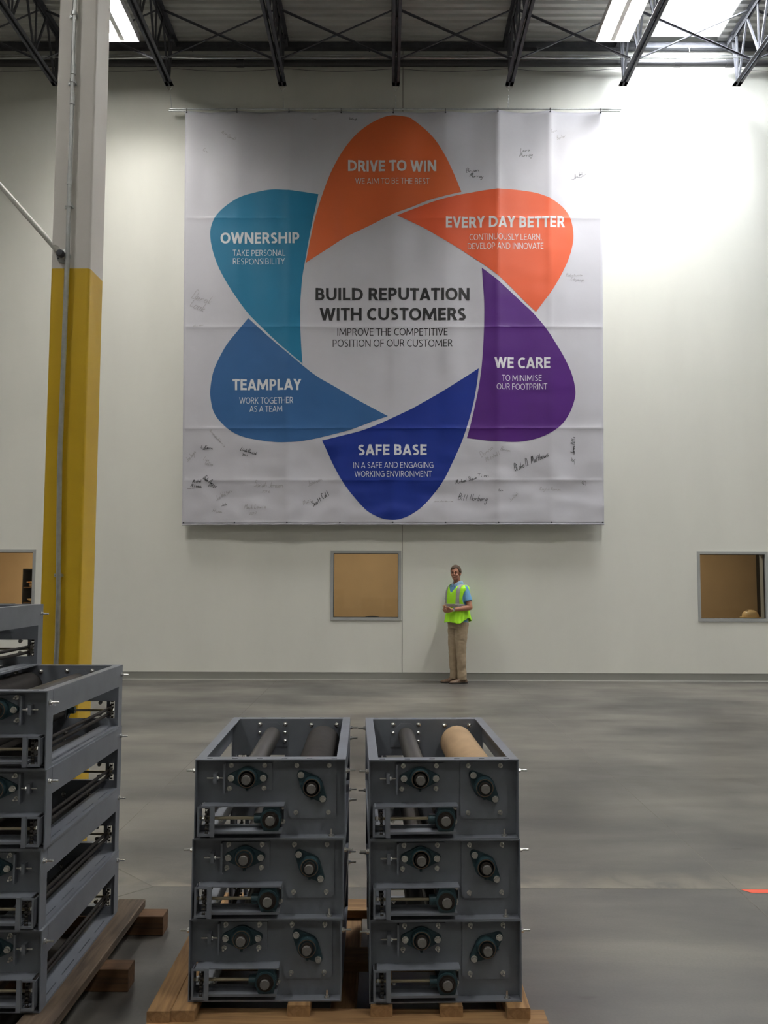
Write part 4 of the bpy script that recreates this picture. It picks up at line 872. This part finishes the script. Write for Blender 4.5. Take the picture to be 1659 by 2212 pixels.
def make_unit(tanroll=False):
    t = empty('roller_unit', (0, 0, 0))
    end_set(t, 1); end_set(t, -1)
    for sx in (-1, 1):
        m = MB(lambda x, y, z: (sx * x, y, z))
        hs = [(-.396, .392, .0085, .184)] + [(q - .004, q + .004, .252, .260) for q in (-.14, .14)] + [(q - .0035, q + .0035, z, z + .014) for q in (-.39, .39) for z in (.06, .15)]
        m.plate(-.405, .405, 0, UH, .266, .270, hs, 'yz')
        m.plate(.236, .266, -.405, .405, UH - .004, UH, [], 'xy')
        m.plate(.190, .266, -.405, .405, .004, .008, [(.246, .250, -.33 + k * .19, -.20 + k * .19) for k in range(4)], 'xy')
        m.box(.2700, .2712, -.395, .395, UH - .046, UH - .002)
        s = m.build('side_panel', MT['grey'], t)
        for y, z in ((-.428, .236), (.428, .236), (.432, .188)) if sx < 0 or True else ():
            if (y, z) == (.432, .188) and sx < 0: continue
            def sd():
                m = MB(lambda x, y, z: (sx * x, y, z)); m.cyl((0, 0, 0), (.002, 0, 0), .0105, 12); m.cyl((.002, 0, 0), (.010, 0, 0), .0085, 6); m.cyl((.010, 0, 0), (.034, 0, 0), .0042, 8); return m
            part(('sd', sx), sd, 'bolt', MT['zinc'], s, (sx * .270, y, z))
    A = (X_(600), Z_(290)); B_ = (X_(1262), Z_(380)); C = (X_(852), Z_(682))
    def roll(name, c, r, m_):
        o = MB().lathe([(.0165, -.404), (.0165, -.385), (r * .98, -.384), (r, -.380), (r, .380), (r * .98, .384), (.0165, .385), (.0165, .404)], 36, (c[0], 0, c[1])).build(name, m_, t, smooth=35); return o
    roll('idler_roller', A, .037, MT['tube']); roll('drive_roller', B_, .076, MT['tan'] if tanroll else MT['rubber'])
    roll('tension_roller', C, .034, MT['tube'])
    for z in (.085, .060): MB().cyl((X_(200), -.404, z), (X_(200), .404, z), .007, 10).build('tie_rod', MT['rubber'], t, smooth=40)
    return t
def set_label(o, label, group): tag(o, label, 'roller frame', group)
gL, gM, gR = 'grey roller frames stacked at the left edge', 'grey roller frames in the left of the two centre stacks', 'grey roller frames in the right of the two centre stacks'
base = make_unit(); snapshot(base)
ML = [('topmost grey roller frame of the left centre stack, with two dark rollers showing', 2), ('middle grey roller frame of the left centre stack', 1), ('lowest grey roller frame of the left centre stack, resting on the pine skid', 0)]
for i, (l, k) in enumerate(ML):
    o = base if i == 0 else copy_tree(base); o.location = (-.430 - .004 * (2 - k) , 3.555 - .002 * k, .165 + UH * k); o.rotation_euler = (0, 0, .022 + .004 * (k - 1)); set_label(o, l, gM)
tanu = make_unit(True); snapshot(tanu)
tanu.location = (.187, 3.555, .165 + UH * 2); tanu.rotation_euler = (0, 0, .040); set_label(tanu, 'topmost grey roller frame of the right centre stack, holding the tan wrapped roller', gR)
for l, k in (('middle grey roller frame of the right centre stack', 1), ('lowest grey roller frame of the right centre stack, its right bearing tilted the other way', 0)):
    o = copy_tree(base); o.location = (.190 + .004 * (1 - k), 3.553, .165 + UH * k); o.rotation_euler = (0, 0, .040 - .005 * (1 - k)); set_label(o, l, gR)
    if k == 0:
        for c in bpy.data.objects:
            if c.parent == o and c.get('spin'): c.rotation_euler = (0, math.radians(-86), 0)
NL = ['lowest grey roller frame of the left edge stack, resting on the dark planks', 'second grey roller frame from the bottom of the left edge stack', 'third grey roller frame from the bottom of the left edge stack', 'fourth grey roller frame of the left edge stack, its open top showing two rollers']
for k in range(4):
    o = copy_tree(base); o.location = (-1.500 + (.003, -.003, .002, -.002)[k], 3.545, .125 + UH * k); o.rotation_euler = (0, 0, PI + .010 + (.004, -.006, .003, 0)[k]); set_label(o, NL[k], gL)
o = copy_tree(base); o.location = (-1.885, 3.55, .125 + UH * 4); o.rotation_euler = (0, 0, PI + .008); set_label(o, 'highest grey roller frame at the left edge, atop the left stack', gL)
for c in bpy.data.objects:
    if 'spin' in c: del c['spin']

# ------------------------------------------------------------------ timber skids
def plank(mb, x0, x1, y0, y1, z0, z1, n=1, seed=0):
    rnd = random.Random(seed); e = .003
    return mb.add([(x0 + e, y0, z0), (x1 - e, y0, z0), (x1, y0, z0 + e), (x1, y0, z1 - e), (x1 - e, y0, z1), (x0 + e, y0, z1), (x0, y0, z1 - e), (x0, y0, z0 + e)] + [(x + rnd.uniform(-.001, .001), y1, z) for x, z in ((x0 + e, z0), (x1 - e, z0), (x1, z0 + e), (x1, z1 - e), (x1 - e, z1), (x0 + e, z1), (x0, z1 - e), (x0, z0 + e))],
                  [tuple(range(8)), tuple(range(15, 7, -1))] + [(i, (i + 1) % 8, 8 + (i + 1) % 8, 8 + i) for i in range(8)])
def board(parent, name, x0, x1, y0, y1, z0, z1, m, along='y'):
    cx, cy = (x0 + x1) / 2, (y0 + y1) / 2
    if along == 'y': o = plank(MB(), x0 - cx, x1 - cx, y0 - cy, y1 - cy, z0, z1, seed=x0).build(name, m, parent, (cx, cy, 0))
    else:
        o = plank(MB(), y0 - cy, y1 - cy, x0 - cx, x1 - cx, z0, z1, seed=y0).build(name, m, parent, (cx, cy, 0)); o.rotation_euler = (0, 0, -PI / 2)
    return o
t = empty('timber_skid', (0, 0, 0)); tag(t, 'new pine timber skid under the two centre stacks', 'pallet')
zt0, zt1 = .127, .165
for i, (xa, xb, ya) in enumerate(((800.5, 848, 3.08), (950.8, 1000, 3.08), (1096, 1146, 3.07), (620, 669.5, 3.08))):
    a = at(xa, 2180, ya).x; b = at(xb, 2180, ya).x; board(t, 'runner', a, b, ya, 4.13, zt0, zt1, MT['pine'])
a = at(317.6, 2185, 3.04).x; b = at(367, 2185, 3.04).x; c = at(420, 2185, 3.04).x
board(t, 'runner', a, b, 3.035, 4.13, zt0, zt1, MT['pine']); board(t, 'runner', b + .001, c, 3.04, 4.13, zt0, zt1, MT['pine'])
board(t, 'cross_board', a, .56, 3.0, 3.14, .089, zt0, MT['pine'], 'x'); board(t, 'cross_board', a, .49, 3.5, 3.64, .089, zt0, MT['pine'], 'x'); board(t, 'cross_board', a, .49, 4.02, 4.16, .089, zt0, MT['pine'], 'x')
for x in (a + .05, -.16, .47): board(t, 'bearer', x - .045, x + .045, 3.0, 4.16, 0, .089, MT['pine'])
t = empty('timber_skid', (0, 0, 0)); tag(t, 'dark weathered timber skid under the left edge stack', 'pallet')
board(t, 'runner', -1.275, -1.148, 2.7, 4.15, .087, .125, MT['oldwood']); board(t, 'runner', -1.60, -1.46, 2.7, 4.15, .087, .125, MT['oldwood']); board(t, 'runner', -2.05, -1.92, 2.7, 4.15, .087, .125, MT['oldwood'])
for y in (4.045, 3.515, 2.85): board(t, 'bearer', -2.3, -1.035, y, y + .09, 0, .087, MT['darkwood'], 'x')
# ================================================================== PERSON
PO = at(990, 1474, 13.24); PO = Vector((PO.x, 13.24, 0)); FW = Vector((-.80, -.60, 0)); LF = Vector((.60, -.80, 0)); UPZ = Vector((0, 0, 1))
def B(f, l, z): return FW * f + LF * l + UPZ * z
def ball(mb, c, rx, ry, rz, ax=(FW, LF, UPZ), n=16):
    c = Vector(c); vs = []; m = n // 2
    for i in range(m + 1):
        th = PI * i / m
        for k in range(n):
            ph = 2 * PI * k / n; vs.append(c + ax[0] * (rx * math.sin(th) * math.cos(ph)) + ax[1] * (ry * math.sin(th) * math.sin(ph)) + ax[2] * (rz * math.cos(th)))
    fs = [(i * n + k, i * n + (k + 1) % n, (i + 1) * n + (k + 1) % n, (i + 1) * n + k) for i in range(m) for k in range(n)]
    vs2 = []; mp = {}; out = []
    top = len(vs); keep = {}
    for idx, v in enumerate(vs):
        r = idx // n; key = ('t',) if r == 0 else (('b',) if r == m else idx)
        if key not in keep: keep[key] = len(vs2); vs2.append(v)
        mp[idx] = keep[key]
    for f in fs:
        g = []
        for i in f:
            if mp[i] not in g: g.append(mp[i])
        out.append(tuple(g))
    return mb.add(vs2, out)
def limb(mb, pts, rs, n=14):
    mb.tube(pts, rs, n)
    for p, r in zip(pts, rs): ball(mb, p, r * .99, r * .99, r * .99, n=12)
    return mb
TZ = [(.84, .165, .115, 0), (.92, .172, .122, .0), (1.0, .165, .120, .005), (1.1, .160, .118, .01), (1.2, .168, .122, .012), (1.3, .182, .124, .008), (1.40, .190, .115, 0), (1.455, .186, .10, -.004), (1.49, .158, .085, -.006), (1.515, .115, .070, -.004), (1.535, .075, .060, 0), (1.555, .060, .056, .004)]
def tor(z):
    for i in range(len(TZ) - 1):
        if z <= TZ[i + 1][0] or i == len(TZ) - 2:
            t = max(0, min(1, (z - TZ[i][0]) / (TZ[i + 1][0] - TZ[i][0]))); return [TZ[i][k] + (TZ[i + 1][k] - TZ[i][k]) * t for k in (1, 2, 3)]
def tpt(th, z, off=0.0, fl=0.0):
    a, b, c = tor(z); a += off; b += off + fl; c_, s_ = math.cos(th), math.sin(th); e = .86
    return B(c + b * math.copysign(abs(s_) ** e, s_), a * math.copysign(abs(c_) ** e, c_), z)
def loft(mb, zs, off, n=28):
    vs = [tpt(2 * PI * k / n, z, off) for z in zs for k in range(n)]; m = len(zs)
    return mb.add(vs, [(i * n + k, i * n + (k + 1) % n, (i + 1) * n + (k + 1) % n, (i + 1) * n + k) for i in range(m - 1) for k in range(n)] + [tuple(range(n - 1, -1, -1)), tuple(range((m - 1) * n, m * n))])
person = empty('person', PO); tag(person, 'smiling man in a lime safety vest, blue polo and khaki trousers standing by the wall', 'person')
sh = {1: B(-.005, .160, 1.442), -1: B(-.005, -.160, 1.442)}; el = {1: B(-.03, .245, 1.165), -1: B(.03, -.235, 1.175)}; wr = {1: B(.195, .085, 1.125), -1: B(.205, -.075, 1.15)}
body = MB(); loft(body, [.86, .95, 1.05, 1.15, 1.25, 1.33, 1.4, 1.455, 1.49, 1.515, 1.535, 1.555], 0)
limb(body, [B(.0, 0, 1.49), B(.012, 0, 1.55), B(.030, 0, 1.62)], [.062, .056, .055])
for s in (1, -1):
    limb(body, [sh[s], (sh[s] + el[s]) / 2, el[s]], [.056, .047, .040]); d = wr[s] - el[s]; limb(body, [el[s], el[s] + d * .35, el[s] + d * .75, wr[s]], [.040, .042, .031, .026])
    # leg
    lf = {1: 0.0, -1: .018}[s]; limb(body, [B(0, s * .085, .90), B(lf + .015, s * .085, .50), B(lf - .005, s * .08, .10)], [.085, .055, .040]); limb(body, [B(lf, s * .08, .07), B(lf + .05, s * .085, .05)], [.030, .020])
HF = Vector((-.37, -.929, 0)); HL = Vector((.929, -.37, 0)); tilt = .06
HU = (UPZ + HL * tilt * -.4).normalized(); HC = B(.045, 0, 1.690)
def H(f, l, z): return HC + HF * f + HL * l + HU * z
HA = (HF, HL, HU)
ball(body, H(-.012, 0, .022), .094, .075, .096, HA, 24); ball(body, H(.022, 0, -.05), .064, .057, .062, HA, 20); ball(body, H(.062, 0, -.094), .022, .026, .018, HA)
ball(body, H(.090, 0, .004), .011, .0085, .026, HA); ball(body, H(.099, 0, -.022), .015, .0135, .0125, HA); ball(body, H(.077, 0, .026), .012, .044, .007, HA)
for s in (1, -1):
    ball(body, H(-.006, s * .077, -.008), .020, .0085, .031, HA); ball(body, H(.064, s * .036, -.032), .022, .022, .020, HA); ball(body, H(.09, s * .010, -.026), .010, .008, .008, HA)
# hands clasped in front of the belly: palm, four fingers, thumb
def hand(mb, w0, fwd, across, inward, curl):
    fwd, across, inward = Vector(fwd).normalized(), Vector(across).normalized(), Vector(inward).normalized(); ax = inward.cross(fwd)
    for i, (o, L) in enumerate(((.027, 1.0), (.009, 1.08), (-.009, 1.0), (-.026, .82))):
        k0 = w0 + across * o * .6 + fwd * .012; k1 = w0 + across * o + fwd * (.082 - abs(o) * .15); limb(mb, [k0, k1], [.015, .0115], 10)
        p = k1; d = fwd.copy(); pts = [p]
        for j, sg in enumerate((.036, .024, .018)):
            d = (d * math.cos(curl[j]) + inward * math.sin(curl[j])).normalized(); inward2 = inward
            p = p + d * sg * L; pts.append(p); inward = (inward - d * inward.dot(d)).normalized()
        inward = inward2 if False else Vector(ax.cross(fwd) * -1).normalized() if False else inward
        inward = (fwd.cross(ax)).normalized() * (1 if fwd.cross(ax).dot(inward0(fwd, ax)) > 0 else -1)
        limb(mb, pts, [.0098, .0092, .0085, .0075], 10)
    t0 = w0 + across * .022 + fwd * .025; t1 = t0 + (across * .8 + fwd * .6 + inward * .25).normalized() * .036; t2 = t1 + (fwd * .9 + inward * .6 + across * .1).normalized() * .030; t3 = t2 + (fwd * .7 + inward * .8).normalized() * .022
    limb(mb, [t0, t1, t2, t3], [.014, .0115, .0105, .0085], 10)
def inward0(fwd, ax): return ax.cross(fwd) * -1 if False else fwd.cross(ax) * -1
hand(body, wr[1], B(.45, -.86, -.10), B(.30, .10, .95), B(-.75, -.45, .0), (.45, .75, .6))
hand(body, wr[-1], B(.42, .88, -.18), B(.25, -.05, .95), B(-.8, .4, 0), (.5, .8, .6))
ob = merge_voxel('body', [body], .0058, MT['skin'], person, 2)
for s in (1, -1):
    e = MB(); ball(e, H(.0815, s * .030, .008), .006, .0135, .0052, HA, 12); e.build('eye', MT['eye'], person, smooth=60)
    e = MB(); ball(e, H(.0865, s * .031, .027), .007, .019, .004, HA, 10); e.build('eyebrow', MT['hair'], person, smooth=60)
m = MB(); ball(m, H(.080, 0, -.060), .009, .027, .0085, HA, 14); mo = m.build('mouth', MT['lips'], person, smooth=60)
m = MB(); ball(m, H(.0835, 0, -.058), .008, .020, .0038, HA, 12); m.build('teeth', MT['tooth'], mo, smooth=60)
# hair cap
m = MB(); n, mm = 40, 26; vs = []; ok = []
for i in range(mm + 1):
    th = PI * .80 * i / mm
    for k in range(n):
        ph = 2 * PI * k / n; f, l, z = math.sin(th) * math.cos(ph), math.sin(th) * math.sin(ph), math.cos(th)
        wv = 1 + .025 * noise.noise(Vector((f * 7, l * 7, z * 3))); vs.append(H(-.014 + .103 * f * wv, .085 * l * wv, .026 + .106 * z * wv))
        hl_ = .40 + .22 * l if f > .62 else (-.10 if f > .35 else (-.42 if f > .02 else -.75)); ok.append(z > hl_)
fs = [(i * n + k, i * n + (k + 1) % n, (i + 1) * n + (k + 1) % n, (i + 1) * n + k) for i in range(mm) for k in range(n)]
fs = [f for f in fs if all(ok[i] for i in f)]; m.add(vs, fs); hr = m.build('hair', MT['hair'], person, smooth=180); bm = bmesh.new(); bm.from_mesh(hr.data); bmesh.ops.delete(bm, geom=[v for v in bm.verts if not v.link_faces], context='VERTS'); bm.to_mesh(hr.data); bm.free(); smooth_rim(hr.data, 10)
so = hr.modifiers.new('t', 'SOLIDIFY'); so.thickness = .010; so.offset = -1
# polo shirt: trunk and sleeves as one garment
s_ = MB(); loft(s_, [.93, 1.0, 1.1, 1.2, 1.3, 1.4, 1.455, 1.49, 1.51, 1.525], .012)
for s in (1, -1): d = el[s] - sh[s]; limb(s_, [sh[s] + d * -.02, sh[s] + d * .3], [.056, .058]); s_.tube([sh[s], sh[s] + d * .35, sh[s] + d * .66], [.056, .060, .064], 18)
merge_voxel('polo_shirt', [s_], .008, MT['shirt'], person, 3)
c = MB(); n = 26; vs = []
for k in range(n + 1):
    ph = PI / 2 + .22 + (2 * PI - .44) * k / n
    for (r, z, up) in ((.064, 1.53, 0), (.074, 1.572, 0), (.100, 1.517, 0)):
        drop = .045 * max(0, math.sin(ph)) ** 2
        vs.append(B(.008 + r * 1.0 * math.sin(ph), r * math.cos(ph), z - drop))
c.add(vs, [(3 * k + j, 3 * k + j + 1, 3 * k + j + 4, 3 * k + j + 3) for k in range(n) for j in (0, 1)]); co = c.build('shirt_collar', MT['collar'], person, smooth=60); so = co.modifiers.new('t', 'SOLIDIFY'); so.thickness = .004
# safety vest shell
def vest(keep, off, m_, name, parent, th=.003):
    n, mz = 144, 92; vs = []; fs = []
    def P(i, k):
        th_ = 2 * PI * k / n; side = abs(math.cos(th_)); hem = .925 + .055 * max(0, side - .80) / .2 - .012 * math.sin(3 * th_) + .02 * (math.sin(th_) < 0)
        z = hem + (1.522 - hem) * i / mz; lo = max(0, 1.16 - z) / .24
        fold = lo * (.006 * math.sin(7 * th_ + 1) + .006 * math.sin(17 * th_ + z * 9)) + .004 * math.sin(7 * th_ + z * 12)
        return tpt(th_, z, .026 + off + .020 * lo + fold, .024 * lo), th_, z
    grid = [[P(i, k) for k in range(n)] for i in range(mz + 1)]; vs = [g[0] for r in grid for g in r]
    for i in range(mz):
        for k in range(n):
            _, t0, z = grid[i][k]; l = tor(z)[0] * math.cos(t0 + PI / n); front = math.sin(t0 + PI / n) > 0
            if front and z > 1.37 and abs(l) < (z - 1.37) * .62: continue
            if not front and z > 1.485 and abs(l) < .07: continue
            da = min(abs(t0 + PI / n), abs(t0 + PI / n - PI), abs(t0 + PI / n - 2 * PI)); 
            if (da / .44) ** 2 + ((z - 1.32) / .118) ** 2 < 1: continue
            if keep(l, z, front, t0): fs.append((i * n + k, i * n + (k + 1) % n, (i + 1) * n + (k + 1) % n, (i + 1) * n + k))
    o = MB().add(vs, fs).build(name, m_, parent, smooth=180, recalc=False)
    bm = bmesh.new(); bm.from_mesh(o.data); bmesh.ops.delete(bm, geom=[v for v in bm.verts if not v.link_faces], context='VERTS'); bm.to_mesh(o.data); bm.free(); smooth_rim(o.data, 14)
    s = o.modifiers.new('t', 'SOLIDIFY'); s.thickness = th; s.offset = 1; return o
vs_ = vest(lambda l, z, fr, t: True, 0, MT['hiviz'], 'safety_vest', person)
vest(lambda l, z, fr, t: .082 < l < .132 and z > 1.17, .004, MT['refl'], 'reflective_strip', vs_, .001)
vest(lambda l, z, fr, t: -.132 < l < -.082 and z > 1.17, .004, MT['refl'], 'reflective_strip', vs_, .001)
vest(lambda l, z, fr, t: 1.165 < z < 1.215, .0065, MT['refl'], 'reflective_strip', vs_, .001)
# trousers
tr = MB(); n = 28
zs = [.84, .90, .96, 1.0]; loft(tr, zs, .012)
for s in (1, -1):
    lf = {1: 0.0, -1: .02}[s]; pts = [(0, .078, .94, .098), (.004, .080, .84, .102), (.012, .082, .70, .092), (.02, .083, .52, .078), (.008, .083, .34, .074), (-.004, .081, .18, .070), (-.002, .080, .085, .073), (.0, .080, .05, .072)]
    P = [B(a + lf * (1 - c / .95), s * b, c) for a, b, c, r in pts]; tr.tube(P, [q[3] for q in pts], 20)
tro = merge_voxel('trousers', [tr], .009, MT['khaki'], person, 4)
for v in tro.data.vertices:
    p = v.co; k = 1 if p.z < .8 else .5; d = .009 * k * noise.noise(Vector((p.x * 7, p.y * 7, p.z * 9))) + .004 * noise.noise(Vector((p.x * 20, p.y * 20, p.z * 34 + 5))); v.co += Vector(v.normal) * d
tro.data.update()
m = MB(); a = B(.03, .175, .60); 
# shoes
for s in (1, -1):
    lf = {1: 0.0, -1: .03}[s]; fd = Vector((-.93, -.37, 0)) if s == 1 else Vector((-.96, -.28, 0)); sd = Vector((-fd.y, fd.x, 0)) * 1.0; o0 = B(lf, s * .082, 0) - UPZ * 0
    sec = [(-.085, .024, .050), (-.075, .034, .078), (-.04, .039, .098), (0, .040, .100), (.04, .042, .088), (.08, .046, .070), (.12, .049, .056), (.16, .046, .048), (.19, .034, .040), (.205, .018, .030)]
    u = MB(); n = 14; vs = []
    for q, w_, h in sec:
        for k in range(n): a = PI * k / (n - 1); vs.append(o0 + fd * q + sd * (w_ * math.cos(a)) + UPZ * (.018 + (h - .018) * max(0.0, math.sin(a)) ** .8))
    mm_ = len(sec); u.add(vs, [(i * n + k, i * n + (k + 1) % n, (i + 1) * n + (k + 1) % n, (i + 1) * n + k) for i in range(mm_ - 1) for k in range(n)] + [tuple(range(n)), tuple(range((mm_ - 1) * n, mm_ * n))]); sho = u.build('shoe', MT['shoe'], person, smooth=60)
    so_ = MB(); L = [o0 + fd * q + sd * (w_ + .004) for q, w_, h in sec]; R_ = [o0 + fd * q - sd * (w_ + .004) for q, w_, h in sec][::-1]; out = L + R_; k = len(out)
    so_.add([p for p in out] + [p + UPZ * .022 for p in out], [tuple(range(k)), tuple(range(2 * k - 1, k - 1, -1))] + [(i, (i + 1) % k, k + (i + 1) % k, k + i) for i in range(k)]); so_.build('sole', MT['sole'], sho)
    for q in (.035, .06, .085):
        MB().tube([o0 + fd * q + sd * .026 + UPZ * (.080 - q * .25), o0 + fd * q + UPZ * (.104 - q * .42), o0 + fd * q - sd * .026 + UPZ * (.080 - q * .25)], .003, 6).build('lace', MT['sole'], sho)
# wristwatch on the near wrist
d = (wr[1] - el[1]).normalized(); c0 = el[1] + (wr[1] - el[1]) * .92; m = MB(); m.tube([c0 - d * .009, c0 + d * .009], .0325, 20); wt = m.build('wristwatch', MT['zinc'], person, smooth=40)
nrm = (UPZ * .6 - LF * 0 + LF * .6 + FW * .3).normalized(); MB().cyl(c0 + nrm * .028, c0 + nrm * .040, .015, 16).build('watch_face', MT['black'], wt, smooth=40)
